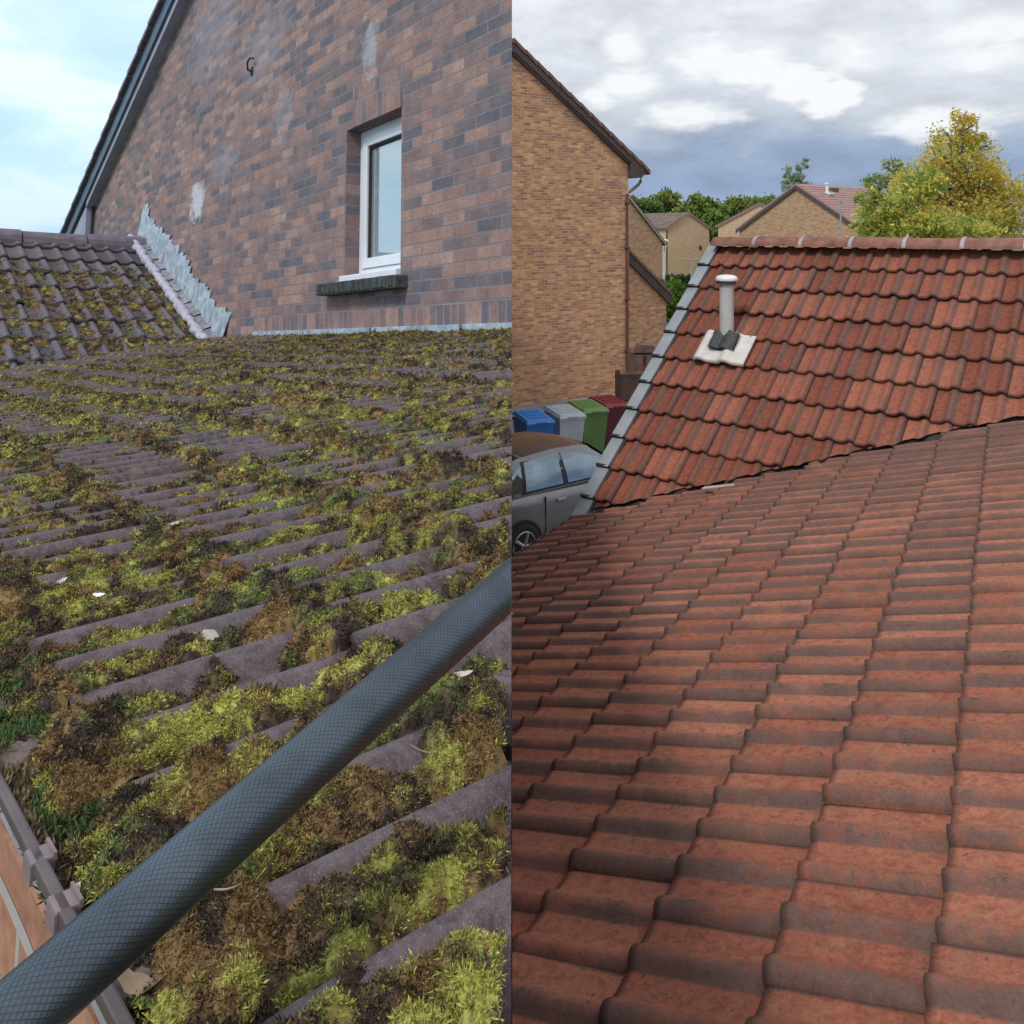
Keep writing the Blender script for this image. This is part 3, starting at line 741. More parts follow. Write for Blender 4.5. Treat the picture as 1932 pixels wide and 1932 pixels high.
mo, fldN = grow('moss', ON - nrN * 0.045, axN, dnN, nrN, NS0, WN, GN, HR, LF, (-6.2, 4.9), (0.0, 3.735), 0.0,
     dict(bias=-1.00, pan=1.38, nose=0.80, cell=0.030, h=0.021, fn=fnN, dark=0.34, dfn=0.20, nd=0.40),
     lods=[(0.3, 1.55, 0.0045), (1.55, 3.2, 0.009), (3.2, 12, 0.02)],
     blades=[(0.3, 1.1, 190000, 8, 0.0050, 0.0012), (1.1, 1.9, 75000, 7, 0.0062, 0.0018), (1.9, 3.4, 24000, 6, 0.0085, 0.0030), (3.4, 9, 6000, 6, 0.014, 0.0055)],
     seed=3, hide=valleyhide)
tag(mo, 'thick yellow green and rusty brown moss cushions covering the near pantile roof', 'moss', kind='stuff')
mo2, _ = grow('moss', CL + nr * -0.06, ax, dn, nr, 0.38, 0.25, 0.605, 0.024, 0.022, (0.15, 5.5), (1.3, 6.1), 0.0,
     dict(bias=-0.82, pan=0.8, nose=0.2, cell=0.07, h=0.014, dark=0.35, fn=lambda s, b, d: .25 * np.clip((b - 1.5) / 3, 0, 1)),
     lods=[(0, 30, 0.035)], blades=[(0, 30, 1200, 5, 0.020, 0.010)], seed=23)
tag(mo2, 'thin patches of yellow green moss in the pans of the side wing roof', 'moss', kind='stuff')
# ---- debris and dead moss in the gutter
rngd = np.random.default_rng(5)
xs = np.arange(3.4, 4.75, 0.004); ys = np.linspace(-3.716, -3.60, 26)
GX, GYY = np.meshgrid(xs, ys)
dm, _c = domes(GX / 0.03, GYY / 0.03, 12)
GH = -0.535 + 0.004 * rngd.random(GX.shape) + 0.012 * dm + 0.03 * (fbm(GX * 14, GYY * 14, 31, 3) - .4) + 0.16 * np.clip(GYY + 3.66, 0, 1)
GP = np.stack([GX, GYY, GH], -1).reshape(-1, 3)
Mf = np.array(FG); GPW = GP @ Mf[:3, :3].T + Mf[:3, 3]
nz_ = fbm(GX * 20, GYY * 20, 9, 3).reshape(-1)
GC = np.ones((len(GP), 4)); GC[:, :3] = np.where(nz_[:, None] > .55, (0.10, 0.075, 0.055), (0.045, 0.035, 0.03)); GC[:, :3] = np.where(nz_[:, None] > .66, (0.17, 0.13, 0.12), GC[:, :3])
gi = np.arange(GX.size).reshape(GX.shape); GF = np.stack([gi[:-1, :-1], gi[:-1, 1:], gi[1:, 1:], gi[1:, :-1]], -1).reshape(-1, 4)
n = 45000; ii = rngd.integers(0, len(GPW), n); ii = ii[(nz_[ii] < .62)]
n = len(ii); dr = rngd.normal(0, 1, (n, 3)) + np.array(zL) * 1.2; dr /= np.linalg.norm(dr, axis=1)[:, None]
sdv = np.cross(dr, rngd.normal(0, 1, (n, 3))); sdv /= np.linalg.norm(sdv, axis=1)[:, None]
rt = GPW[ii]; L = rngd.uniform(.004, .014, n)[:, None]
bv = np.stack([rt, rt + dr * L * .5 + sdv * .0011, rt + dr * L, rt + dr * L * .5 - sdv * .0011], 1).reshape(-1, 3)
cch = rngd.random(n); gz = fbm(GP[ii, 0] * 9, GP[ii, 1] * 9, 40, 2)
bc = np.where(gz[:, None] > .62, (0.09, 0.14, 0.05), np.where(cch[:, None] < .5, (0.13, 0.085, 0.05), (0.22, 0.17, 0.10)))
BC = np.ones((len(bv), 4)); BC[:, :3] = np.repeat(bc, 4, 0)
V = np.concatenate([GPW, bv]); F = np.concatenate([GF, np.arange(len(bv)).reshape(-1, 4) + len(GPW)])
dbr = np_mesh('gutter_debris', V, F, M_moss, None, {'mc': np.concatenate([GC, BC])}, True, LEFTCLIP)
tag(dbr, 'dark rotted moss, soil and leaf scraps filling the brown gutter', 'debris', kind='stuff')
# ---- single things lying on the moss
def on_roof(px, py, lift_=0.03):
    """point on the near roof seen at picture point (px,py)"""
    ray = Vector(((px - 966) / 1600, 1, (430 - py) / 1600)); e0 = Vector(EYE)
    n_ = nrN; t = (ON - e0).dot(n_) / ray.dot(n_); P = e0 + ray * t
    lo = P - ON; s = lo.dot(axN); b = lo.dot(dnN)
    H = float(fldN(np.array([s]), np.array([b]))[0][0]) - 0.045
    return s, b, max(H, -0.02)
def roofM(px, py, up=0.004, rz=0.0):
    s, b, H = on_roof(px, py)
    P = ON + axN * s + dnN * b + nrN * (H + up)
    M = Matrix(((axN.x, -dnN.x, nrN.x, P.x), (axN.y, -dnN.y, nrN.y, P.y), (axN.z, -dnN.z, nrN.z, P.z), (0, 0, 0, 1)))
    return M @ Matrix.Rotation(rz, 4, 'Z')
def leaf(px, py, L, W_, rz, mat, label, cat, name, curl=.25, tilt=0.0, n=8):
    M = roofM(px, py, .006, rz) @ Matrix.Rotation(tilt, 4, 'X'); mb = MB(M); V = []; F = []
    for i in range(n + 1):
        t = i / n; ww = W_ * math.sin(math.pi * min(1, t * .95 + .03)) ** .7 * (1 + .15 * math.sin(i * 2.3))
        zc = curl * L * (t - .5) ** 2 * 2
        V += [(L * (t - .5), -ww / 2, zc + .12 * ww), (L * (t - .5), 0, zc), (L * (t - .5), ww / 2, zc + .16 * ww)]
    for i in range(n):
        for k in (0, 1): F.append((i * 3 + k, i * 3 + 3 + k, i * 3 + 4 + k, i * 3 + 1 + k))
    m = len(V); V += [(v[0], v[1], v[2] - .0006) for v in V]; F += [tuple(q + m for q in f[::-1]) for f in F]
    mb.add(V, F, smooth=True); o = mb.build(name, mat, None, flip=False)
    return tag(o, label, cat)
M_feather = simple('white_feather', (0.72, 0.75, 0.76), 0.7, 0.1, 60)
M_deadleaf = simple('pale_dead_leaf', (0.50, 0.44, 0.36), 0.8, 0.25, 60, bmp=.3)
M_straw = simple('dry_straw', (0.30, 0.25, 0.16), 0.8, 0.25, 60)
M_brleaf = simple('brown_dead_leaf', (0.20, 0.13, 0.09), 0.8, 0.35, 40, bmp=.3)
leaf(112, 1082, .028, .007, 2.2, M_feather, 'small white feather standing in the moss by the left edge', 'feather', 'feather', tilt=.7)
leaf(188, 1124, .024, .008, .6, M_feather, 'white feather scrap lying in the moss, the one nearer the pole', 'feather', 'feather', tilt=.3)
leaf(330, 995, .022, .007, 1.9, M_deadleaf, 'tiny pale leaf stuck upright in the moss far up the left roof', 'leaf', 'dead_leaf', tilt=.6)
leaf(870, 1250, .024, .012, 1.0, M_deadleaf, 'pale dead leaf on the moss just below the upper end of the pole', 'leaf', 'dead_leaf')
leaf(132, 1676, .017, .012, 2.0, M_deadleaf, 'pale crumpled dead leaf lying in the gutter by the two clips', 'leaf', 'dead_leaf', curl=.5)
leaf(262, 1850, .04, .014, .5, M_brleaf, 'curled brown dead leaf in the gutter under the lower end of the pole', 'leaf', 'dead_leaf', curl=.5)
leaf(800, 1390, .035, .0012, .4, M_straw, 'thin straw coloured grass blade lying on the moss right of the pole', 'grass blade', 'straw')
leaf(430, 1745, .025, .0014, .9, M_straw, 'short pale straw stalk on bare tile below the pole', 'straw', 'straw')
# bare chipped roll, pale
ch = MB(roofM(392, 1176, .0, 0.1) @ Matrix.Scale(.55, 4)); bm_ = []
ch.add([(-.03, -.012, .0), (.0, -.020, .004), (.032, -.008, .004), (.028, .014, .006), (-.005, .022, .008), (-.032, .010, .004), (-.02, -.004, .018), (.012, -.002, .021), (.006, .012, .018)],
       [(0, 1, 6), (1, 2, 7), (1, 7, 6), (2, 3, 7), (3, 4, 8), (3, 8, 7), (4, 5, 8), (5, 6, 8), (5, 0, 6), (6, 7, 8), (0, 5, 4, 3, 2, 1)])
tag(ch.build('tile_chip', simple('pale_broken_tile', (0.45, 0.41, 0.36), .9, .25, 40, bmp=.5)), 'pale broken tile chip lying on a bare roll amid the moss', 'tile chip')

# ---- the woven carbon pole
def cam_pt(px, py, d):
    v = Vector(((px - 966) / 1600, 1, (430 - py) / 1600)); return Vector(EYE) + v.normalized() * d
def pole_mat():
    m, nt, b = newmat('woven_carbon')
    uv = nn(nt, 'ShaderNodeUVMap').outputs[0]; sp = nn(nt, 'ShaderNodeSeparateXYZ'); lk(nt, uv, sp.inputs[0])
    u, v, _z = sp.outputs
    a = math_(nt, 'SINE', math_(nt, 'MULTIPLY', math_(nt, 'ADD', u, v), math.pi))
    c = math_(nt, 'SINE', math_(nt, 'MULTIPLY', math_(nt, 'SUBTRACT', u, v), math.pi))
    h = math_(nt, 'MINIMUM', math_(nt, 'ABSOLUTE', a), math_(nt, 'ABSOLUTE', c))
    hh = ramp(nt, h, [(0.05, 0), (0.6, 1)])
    col = mix(nt, hh, (0.062, 0.074, 0.09), (0.112, 0.132, 0.158))
    col = mix(nt, 1.0, col, ramp(nt, noise(nt, objco(nt), 16, 6, .7), [(0.3, .7), (.7, 1.25)]), 'MULTIPLY')
    lk(nt, col, b.inputs['Base Color']); b.inputs['Roughness'].default_value = 0.33; b.inputs['Metallic'].default_value = 0.8
    bump(nt, b, hh, 0.2, 0.0005)
    return m
p0 = cam_pt(66, 1889, 0.60); p1 = cam_pt(950, 1114, 0.80)
dirp = (p1 - p0).normalized(); pa = p0 - dirp * 0.35; tt_ = (0 - pa.x) / dirp.x
pb = pa + dirp * (tt_ + .05)
rad = 0.0180; seg = 48; Lp = (pb - pa).length; nl = 60
a_ = dirp.cross(Vector((0, 0, 1))).normalized(); b_ = a_.cross(dirp)
V = []; UV = []; F = []
for i in range(nl + 1):
    for kk in range(seg + 1):
        t = 2 * math.pi * kk / seg; V.append(pa + dirp * (Lp * i / nl) + (a_ * math.cos(t) + b_ * math.sin(t)) * rad)
        UV.append((kk / seg * 34, Lp * i / nl / 0.0042))
for i in range(nl):
    for kk in range(seg): F.append((i * (seg + 1) + kk, i * (seg + 1) + kk + 1, (i + 1) * (seg + 1) + kk + 1, (i + 1) * (seg + 1) + kk))
pm = MB(); pm.add(V, F, UV=UV, smooth=True)
pm.add([V[(seg + 1) * nl + kk] for kk in range(seg)], [list(range(seg))])
po = pm.build('pole', pole_mat(), None, LEFTCLIP, flip=False)
tag(po, 'blue grey woven carbon fibre pole held slantwise across the mossy roof', 'pole')

# ================================================================== RIGHT PROPERTY (cleaned red roofs)
eA = Vector((0.77400668, -0.6331769, 0)).normalized(); nB_ = Vector((0.504554186, 0.863379622, 0)).normalized()
A0 = Vector((2.09494590, 8.521518036, 4.8 - 0.1795739996)); B0 = Vector((0.812564108, 1.62030968, 4.8 - 1.369969285))
dA = Vector((-0.47436641, -0.58072797, -0.66161283)).normalized(); dB = Vector((-0.82084093, 0.47999515, -0.30955585)).normalized()
upA = eA.cross(dA).normalized(); upA = upA if upA.z > 0 else -upA
upB = nB_.cross(dB).normalized(); upB = upB if upB.z > 0 else -upB
GRg = 0.30154
redb = empty('red_roof_building', T(2.2, 3.5, 0), 'low building with two cleaned red pantile slopes meeting in a valley', 'building')
npA0, npB0, nA_, nBv = map(np.array, (A0, B0, upA, upB))
keepA = lambda c: (c - npB0) @ nBv > -0.16 and c[0] > -0.3
keepB = lambda c: (c - npA0) @ nA_ > -0.10 and c[0] > -0.4
clipA = RIGHTCLIP + [(B0 + upB * 0.030, -upB), (A0 + eA * .004, -eA)]
clipB = RIGHTCLIP + [(A0 - upA * 0.015, -upA)]
tile_roof('far_slope', A0 - upA * .02, eA, dA, upA, 0.0, 14, 16, 0.15, GRg, M_tileRA, redb, clip=clipA, keep=keepA, seed=31, mode=2, hroll=0.034, lift=0.038, jit=1.2)
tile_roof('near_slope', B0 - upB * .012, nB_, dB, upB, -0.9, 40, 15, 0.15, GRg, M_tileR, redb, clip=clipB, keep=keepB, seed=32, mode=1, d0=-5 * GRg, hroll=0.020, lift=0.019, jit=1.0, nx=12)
# underlay and valley
FA = Matrix(((eA.x, dA.x, upA.x, A0.x), (eA.y, dA.y, upA.y, A0.y), (eA.z, dA.z, upA.z, A0.z), (0, 0, 0, 1)))
FB = Matrix(((nB_.x, dB.x, upB.x, B0.x), (nB_.y, dB.y, upB.y, B0.y), (nB_.z, dB.z, upB.z, B0.z), (0, 0, 0, 1)))
u = MB(FA); u.add([(0.02, .02, -.035), (6, .02, -.035), (6, 5.0, -.035), (0.02, 5.0, -.035)], [(0, 1, 2, 3)]); u.build('roofing_felt', M_darkverge, redb, RIGHTCLIP + [(B0 + upB * -.03, -upB)], flip=False)
u = MB(FB); u.add([(-.9, -1.5, -.03), (9, -1.5, -.03), (9, 3.0, -.03), (-.9, 3.0, -.03)], [(0, 1, 2, 3)]); u.build('roofing_felt', M_darkverge, redb, RIGHTCLIP + [(A0 - upA * .05, -upA)], flip=False)
# pale scrap of liner showing in the valley
vdir = upA.cross(upB).normalized()
def ray_plane(px, py, o, n):
    r_ = Vector(((px - 966) / 1600, 1, (430 - py) / 1600)); e0 = Vector(EYE); return e0 + r_ * ((o - e0).dot(n) / r_.dot(n))
v1 = ray_plane(1330, 931, B0, upB) + upB * .045; v2 = ray_plane(1388, 926, B0, upB) + upB * .05
sc_ = MB(); off = (v2 - v1).normalized().cross(upB) * 0.020
sc_.add([v1 - off, v2 - off * .3, v2 + off * .4, v1 + off, v1 - off - upB * .01, v2 - off * .3 - upB * .01, v2 + off * .4 - upB * .01, v1 + off - upB * .01], [(0, 1, 2, 3), (7, 6, 5, 4), (0, 4, 5, 1), (1, 5, 6, 2), (2, 6, 7, 3), (3, 7, 4, 0)])
sc_.build('valley_liner', M_cream, redb)
# ridge
def ridge_seg(mb, s0_, s1_, r, lift_=0.0, sq=1.0, n=12):
    V = []; m = n + 1
    for s in (s0_, s1_):
        for k in range(n + 1):
            t = math.pi * k / n
            back = Vector((-eA.y, eA.x, 0)) * -1
            P = A0 + eA * s + Vector((0, 0, 1)) * (math.sin(t) * r * .62 * sq + lift_) + Vector((eA.y, -eA.x, 0)) * (math.cos(t) * r)
            V.append(P)
    F = [(k, k + 1, k + 1 + m, k + m) for k in range(n)] + [list(range(m)), [m + k for k in range(m)][::-1]]
    F.append((0, m, 2 * m - 1, n))
    mb.add(V, F, smooth=False)
rg = MB(); un = None; M_union = simple('grey_union', (.36, .30, .30), .7, .25, 10); s = -0.04
while s < 4.2:
    ridge_seg(rg, s, s + .445, .145, .005 + random.uniform(-.004, .004)); un = MB(); ridge_seg(un, s + .43, s + .462, .152, .010); un.build('ridge_union', M_union, redb); s += 0.452
rg.build('ridge', M_ridgeR, redb)
# stepped verge caps
vg = MB(FA); vg2 = MB(FA)
for r in range(0, 12):
    d0_, d1_ = r * GRg, (r + 1) * GRg + .004
    V = [(-.125, d0_, -.10), (-.012, d0_, -.10), (-.012, d0_, .008), (-.125, d0_, .004), (-.125, d1_, -.09), (-.012, d1_, -.09), (-.012, d1_, .036), (-.125, d1_, .030)]
    vg.add(V, [(0, 1, 2, 3), (7, 6, 5, 4), (0, 4, 5, 1), (1, 5, 6, 2), (2, 6, 7, 3), (3, 7, 4, 0)])
    vg2.box((-.130, d1_ - .018, -.085), (-.006, d1_ + .002, .0335))
vg2.box((-.013, 0, -.08), (.012, 3.6, -.002))
cl_ = [(B0 + upB * .01, -upB)]
vg.build('verge_cap', M_grayverge, redb, cl_); vg2.build('verge_gap', M_darkverge, redb, cl_)  # solid black strips stand in for the shaded gaps beside the caps
# walls
wb = MB(FA)
ga = Matrix(((eA.x, -nB_.x, 0, A0.x), (eA.y, -nB_.y, 0, A0.y), (0, 0, 1, 0), (0, 0, 0, 1)))
wb = MB(ga); wb.add([(0.05, -3.0, 0), (6.5, -3.0, 0), (6.5, 2.4, 0), (.05, 2.4, 0), (0.05, -3.0, 2.3), (6.5, -3.0, 2.3), (6.5, 2.4, 2.3), (.05, 2.4, 2.3), (.05, -.1, 4.45), (6.5, -.1, 4.45)],
    [(0, 4, 8, 7, 3), (1, 2, 6, 9, 5), (0, 1, 5, 4), (3, 7, 6, 2), (4, 5, 9, 8), (8, 9, 6, 7)])
wb.build('wall', M_brickY, redb, RIGHTCLIP)
ev = B0 + dB * (GRg * 9.6)
gb = Matrix(((nB_.x, -eA.x, 0, ev.x), (nB_.y, -eA.y, 0, ev.y), (0, 0, 1, 0), (0, 0, 0, 1)))
wb = MB(gb); wb.box((-2, -4.5, 0), (4.2, -.25, ev.z - .25)); wb.build('wall', M_brickY, redb, RIGHTCLIP)
# eave gutter
gtr = MB(gb)
zc = ev.z - .085; 
for k in range(12):
    a0_, a1_ = math.pi + math.pi * k / 12, math.pi + math.pi * (k + 1) / 12
    yc = .13; r = .058
    q0 = (yc + r * math.cos(a0_), zc + r * math.sin(a0_)); q1 = (yc + r * math.cos(a1_), zc + r * math.sin(a1_))
    gtr.add([(-2, *q0), (4.55, *q0), (4.55, *q1), (-2, *q1)], [(0, 1, 2, 3)])
gtr.box((-2, .185, zc - .004), (4.55, .193, zc + .008))
gtr.build('gutter', simple('black_gutter', (.035, .037, .04), .4, .3, 5), redb, RIGHTCLIP, flip=False)

# ---- soil vent
vent = empty('soil_vent', FA @ Matrix.Translation((.5, 1.3, 0)), 'grey soil vent pipe with a white mushroom cap, rising through a white vent tile', 'vent pipe')
tile_roof('vent_tile', A0 + upA * .044, eA, dA, upA, 0.30, 1, 1, 0.235, 0.325, M_cream, vent, seed=5, d0=4 * GRg - .005, offs=False, hroll=.020, lift=.018, keep=lambda c: (c - npA0) @ np.array(eA) > 0.25 )
sl2 = MB(FA)
nxs, nys = 14, 10; V = []; F = []
for j in range(nys + 1):
    for i in range(nxs + 1):
        V.append((.41 + .235 * i / nxs + random.uniform(-.002, .002), 1.205 + .20 * j / nys + random.uniform(-.002, .002), .098 + .012 * math.sin(i * .9) + random.uniform(-.004, .006)))
for j in range(nys):
    for i in range(nxs): F.append((j * (nxs + 1) + i, j * (nxs + 1) + i + 1, (j + 1) * (nxs + 1) + i + 1, (j + 1) * (nxs + 1) + i))
m_ = len(V); V += [(p[0], p[1], p[2] - .02) for p in V]; F += [tuple(q + m_ for q in f[::-1]) for f in F]
sl2.add(V, F, smooth=True); sl2.build('lead_collar', M_leaddk, vent, flip=False)
pp = A0 + eA * .50 + dA * 1.22 + upA * .02
vp = MB(Matrix.Translation(pp)); vp.tube([(0, 0, -.08), (0, 0, .50)], .062, 24); vp.build('pipe', M_pipegrey, vent)
vp = MB(Matrix.Translation(pp)); vp.tube([(0, 0, .475), (0, 0, .505)], .082, 24); vp.build('cap_skirt', simple('dark_cap_gap', (.07, .06, .055), .7, .2, 10), vent)
vp = MB(Matrix.Translation(pp)); vp.tube([(0, 0, .505), (0, 0, .512), (0, 0, .528), (0, 0, .545), (0, 0, .556), (0, 0, .560)], [.092, .096, .096, .085, .055, .005], 28, cap=True); vp.build('cap', simple('white_cap', (.80, .79, .74), .4, .06, 10), vent)

# ================================================================== BACKGROUND HOUSES
RY = math.atan2(1.9, 3.15)
def tube_local(M, pts, r, name, mat, parent, seg=10): mb = MB(M); mb.tube(pts, r, seg); return mb.build(name, mat, parent)
FY = T(3.40, 24.8, 0, RY)
yh = empty('yellow_brick_house', FY @ Matrix.Translation((-4, 4, 0)), 'tall yellow brick gable house with a brown downpipe, left of the red roof', 'house')
inn = lambda x: 6.63 - .71 * x; 
mb = MB(FY); mb.prism([(-8, 0), (0, 0), (0, 6.35), (0, inn(0)), (-4, inn(-4)), (-8, inn(0))], 0, .3); mb.build('wall', M_brickY, yh)
mb = MB(FY); mb.box((-.3, .3, 0), (0, 9, 6.4)); mb.box((-8, .3, 0), (-7.7, 9, 6.4)); mb.box((-7.7, 8.7, 0), (-.3, 9, 6.4)); mb.build('side_wall', M_brickY, yh)
mb = MB(FY); mb.prism([(.42, inn(.42) + .08), (-4, inn(-4) + .05), (-4, inn(-4) + .27), (.52, inn(.52) + .27)], -.14, -.10)
mb.prism([(-.02, 6.28), (.42, 6.28), (.52, 6.40), (.0, 6.80)], -.135, 8.9)
mb.prism([(-8.42, inn(.42) + .08), (-4, inn(-4) + .05), (-4, inn(-4) + .27), (-8.52, inn(.52) + .27)], -.14, -.10)
mb.build('barge_board', M_brownwood, yh)
mb = MB(FY); mb.prism([(.0, inn(0) + .02), (-4, inn(-4) - .02), (-4, inn(-4) + .06), (.0, inn(0) + .10)], -.10, .0); mb.build('soffit', simple('brown_soffit', (.12, .075, .07), .6, .2, 5), yh)
mb = MB(FY)
x = .70
while x > -4:
    x2 = max(-4, x - .36)
    mb.prism([(x, inn(x) + .24), (x2, inn(x2) + .30), (x2, inn(x2) + .40), (x, inn(x) + .37)], -.17, 9.1)
    mb.prism([(-8 - x, inn(x) + .24), (-8 - x2, inn(x2) + .30), (-8 - x2, inn(x2) + .40), (-8 - x, inn(x) + .37)], -.17, 9.1); x = x2
mb.build('roof', simple('brown_red_tile_edge', (.19, .10, .085), .85, .35, 7, bmp=.4), yh)
tube_local(FY, [(.42, -.06, 6.32), (.42, -.06, 6.18), (.34, -.06, 6.08), (.02, -.06, 5.86), (-.07, -.05, 5.78), (-.07, -.05, .0)], .045, 'downpipe', M_pipebr, yh)
for z_ in (5.5, 4.2, 2.7, 1.2):
    mb = MB(FY); mb.box((-.14, -.10, z_), (.0, -.0, z_ + .05)); mb.build('pipe_bracket', M_pipebr, yh)
tube_local(FY, [(.52, -.12, 6.42), (.52, 8.9, 6.42)], .055, 'gutter', M_brownpl, yh)
# lean-to beside it
pe = at(1257, 430, 27.6); FE = T(pe.x, pe.y, 0, RY)
lt = empty('lean_to', FE, 'low brick lean-to with a dark brown sloping verge, behind the brown downpipe', 'lean-to')
mb = MB(FE); mb.prism([(-2.3, 0), (0, 0), (0, 2.42), (-2.3, 4.3)], 0, 4); mb.build('wall', M_brickY, lt)
mb = MB(FE); mb.prism([(-2.3, 4.26), (.10, 2.30), (.10, 2.62), (-2.3, 4.58)], -.12, -.02); mb.build('barge_board', M_brownwood, lt)
mb = MB(FE); mb.prism([(-2.3, 4.58), (.16, 2.57), (.16, 2.66), (-2.3, 4.68)], -.16, 4.1); mb.build('roof', simple('brown_red_far_tile', (.22, .12, .10), .85, .3, 4), lt)

def far_house(name, label, M, wd, dep, ez, az_, wmat, rmat, trim, thick=.18, extra=None):
    """gable towards local -y, ridge along y, origin at the near left base corner"""
    h = empty(name, M, label, 'house')
    mb = MB(M); mb.add([(0, 0, 0), (wd, 0, 0), (wd, 0, ez), (wd / 2, 0, az_), (0, 0, ez), (0, dep, 0), (wd, dep, 0), (wd, dep, ez), (wd / 2, dep, az_), (0, dep, ez)],
        [(0, 1, 2, 3, 4), (9, 8, 7, 6, 5), (0, 4, 9, 5), (1, 6, 7, 2)]); mb.build('wall', wmat, h)
    mb = MB(M); sl = (az_ - ez) / (wd / 2); ov = .25
    for sg in (0, 1):
        f_ = (lambda x: x) if sg == 0 else (lambda x: wd - x)
        pts = [(f_(-ov), ez - ov * sl + .02), (f_(wd / 2), az_ + .02), (f_(wd / 2), az_ + .02 + .12), (f_(-ov), ez - ov * sl + .14)]
        mb.prism(pts, -.12, dep + .1)
    # tile courses as shallow steps
    nr2 = int((wd / 2 + ov) / .28)
    for sg in (0, 1):
        f_ = (lambda x: x) if sg == 0 else (lambda x: wd - x)
        for k in range(nr2):
            xa = -ov + k * .28
            mb.prism([(f_(xa), ez + xa * sl + .145), (f_(xa + .28), ez + (xa + .28) * sl + .142), (f_(xa + .28), ez + (xa + .28) * sl + .15), (f_(xa), ez + xa * sl + .185)], -.10, dep + .08)
    mb.build('roof', rmat, h)
    mb = MB(M)
    for sg in (0, 1):
        f_ = (lambda x: x) if sg == 0 else (lambda x: wd - x)
        mb.prism([(f_(-ov), ez - ov * sl - thick), (f_(wd / 2), az_ - thick), (f_(wd / 2), az_ + .02), (f_(-ov), ez - ov * sl + .02)], -.15, -.125)
    mb.build('barge_board', trim, h)
    return h
M_trimtan = simple('tan_trim', (.45, .30, .2), .7, .1, 3)
M_roofB = simple('brown_tile_far', (0.17, 0.115, 0.10), 0.9, 0.25, 1.2)
M_roofR = simple('pinkish_tile_far', (0.34, 0.20, 0.175), 0.9, 0.2, 2)
p = at(1200, 430, 43); q = at(1250, 430, 46)
FB1 = T(q.x - 8 * math.cos(RY), q.y - 8 * math.sin(RY), 0, RY)
h1 = far_house('brown_brick_house', 'brown brick gable with white downpipe between the lean-to and the pale tan house', FB1, 8, 8, 4.05, 8.0, M_brickB, M_roofB, simple('sandy_trim', (.5, .42, .34), .7, .1, 3), thick=.06)
tube_local(FB1, [(8.22, -.1, 4.1), (8.1, -.08, 3.7), (8.02, -.08, 3.5), (8.02, -.08, 0)], .07, 'downpipe', M_white, h1, 8)
tube_local(FB1, [(8.2, -.2, 4.1), (8.2, 8, 4.1)], .09, 'gutter', M_white, h1, 8)
p = at(1260, 430, 80)
h2 = far_house('tan_brick_house', 'pale tan brick house with a plain windowless gable and brown roof running left', T(p.x, p.y, 0, R(30)), 5.2, 8, 4.8, 6.15, M_brickT, M_roofB, M_trimtan, thick=.05)
F2 = T(p.x, p.y, 0, R(30)); mb = MB(F2); mb.box((-.06, .8, 2.6), (.0, 2.2, 3.9)); mb.build('window', M_white, h2); 
tube_local(F2, [(-.1, .05, 4.6), (-.1, .05, 0)], .07, 'downpipe', M_brownpl, h2, 8)
mb = MB(F2); mb.box((3.9, -.05, 2.7), (4.2, 0, 3.1)); mb.build('wall_vent', M_brownpl, h2)
p = at(1355, 430, 72)
h3 = far_house('tan_gabled_house', 'pale tan gable half hidden behind the brown brick gable with the white roof vent', T(p.x, p.y, 0, R(-14)), 6.8, 8, 5.0, 6.85, M_brickT, M_roofB, M_trimtan, thick=.05)
ca, sa = math.cos(R(-50)), math.sin(R(-50)); ap = Vector(((1503 - 966) / 1600 * 58, 58, 0))
F3 = T(ap.x - 4.6 * ca, ap.y - 4.6 * sa, 0, R(-50))
h4 = far_house('brick_gable_house', 'brown brick gable with dark barge boards and pinkish roof behind the red ridge', F3, 9.2, 12, 4.75, 7.7, M_brickB, M_roofR, M_brownwood, thick=.22)
def onroof(x, y): return (x, y, 7.7 - (x - 4.6) * (2.95 / 4.6) + .15)
x_, y_, z_ = onroof(5.6, 2.2)
mb = MB(F3); mb.tube([(x_, y_, z_ - .1), (x_, y_, z_ + .62)], .10, 12); mb.tube([(x_, y_, z_ + .6), (x_, y_, z_ + .72)], .17, 12); mb.box((x_ - .22, y_ - .25, z_ - .12), (x_ + .35, y_ + .35, z_ + .05)); mb.build('vent_pipe', M_white, h4)
x_, y_, z_ = onroof(5.2, 3.6)
mb = MB(F3); mb.box((x_ - .2, y_ - .45, z_ - .1), (x_ + .25, y_ + .45, z_ + .16), .03); mb.build('roof_vent', simple('dark_roof_vent', (.1, .09, .08), .7, .2, 5), h4)
mb = MB(F3); mb.box((x_ - .3, y_ - .5, z_ + .10), (x_ - .05, y_ + .5, z_ + .26), .03); mb.build('roof_vent_lid', M_cream, h4)

# ---- street lamps
def lamp(px, top, Y, label, arm):
    p = at(px, top, Y); o = empty('street_lamp', T(p.x, p.y, 0), label, 'street lamp', 'grey street lamps between the houses')
    M_ = T(p.x, p.y, 0); tube_local(M_, [(0, 0, 0), (0, 0, p.z * .3), (0, 0, p.z)], [.09, .07, .045], 'post', M_gp, o, 10)
    if arm:
        mb = MB(M_); mb.tube([(0, 0, p.z - .05), (.35, 0, p.z)], .03, 8); mb.tube([(0, 0, p.z - .05), (-.3, 0, p.z)], .03, 8)
        mb.box((-.55, -.1, p.z - .05), (-.2, .1, p.z + .05), .03); mb.box((.2, -.1, p.z - .05), (.55, .1, p.z + .05), .03); mb.build('lantern', M_gp, o)
    else:
        mb = MB(M_); mb.tube([(0, 0, p.z - .05), (0, 0, p.z + .15)], .11, 10); mb.build('lantern', M_gp, o)
M_gp = simple('galvanised_post', (.30, .32, .36), .6, .1, 3)
lamp(1305, 489, 58, 'grey street lamp with two short arms in front of the pale tan gable', True)
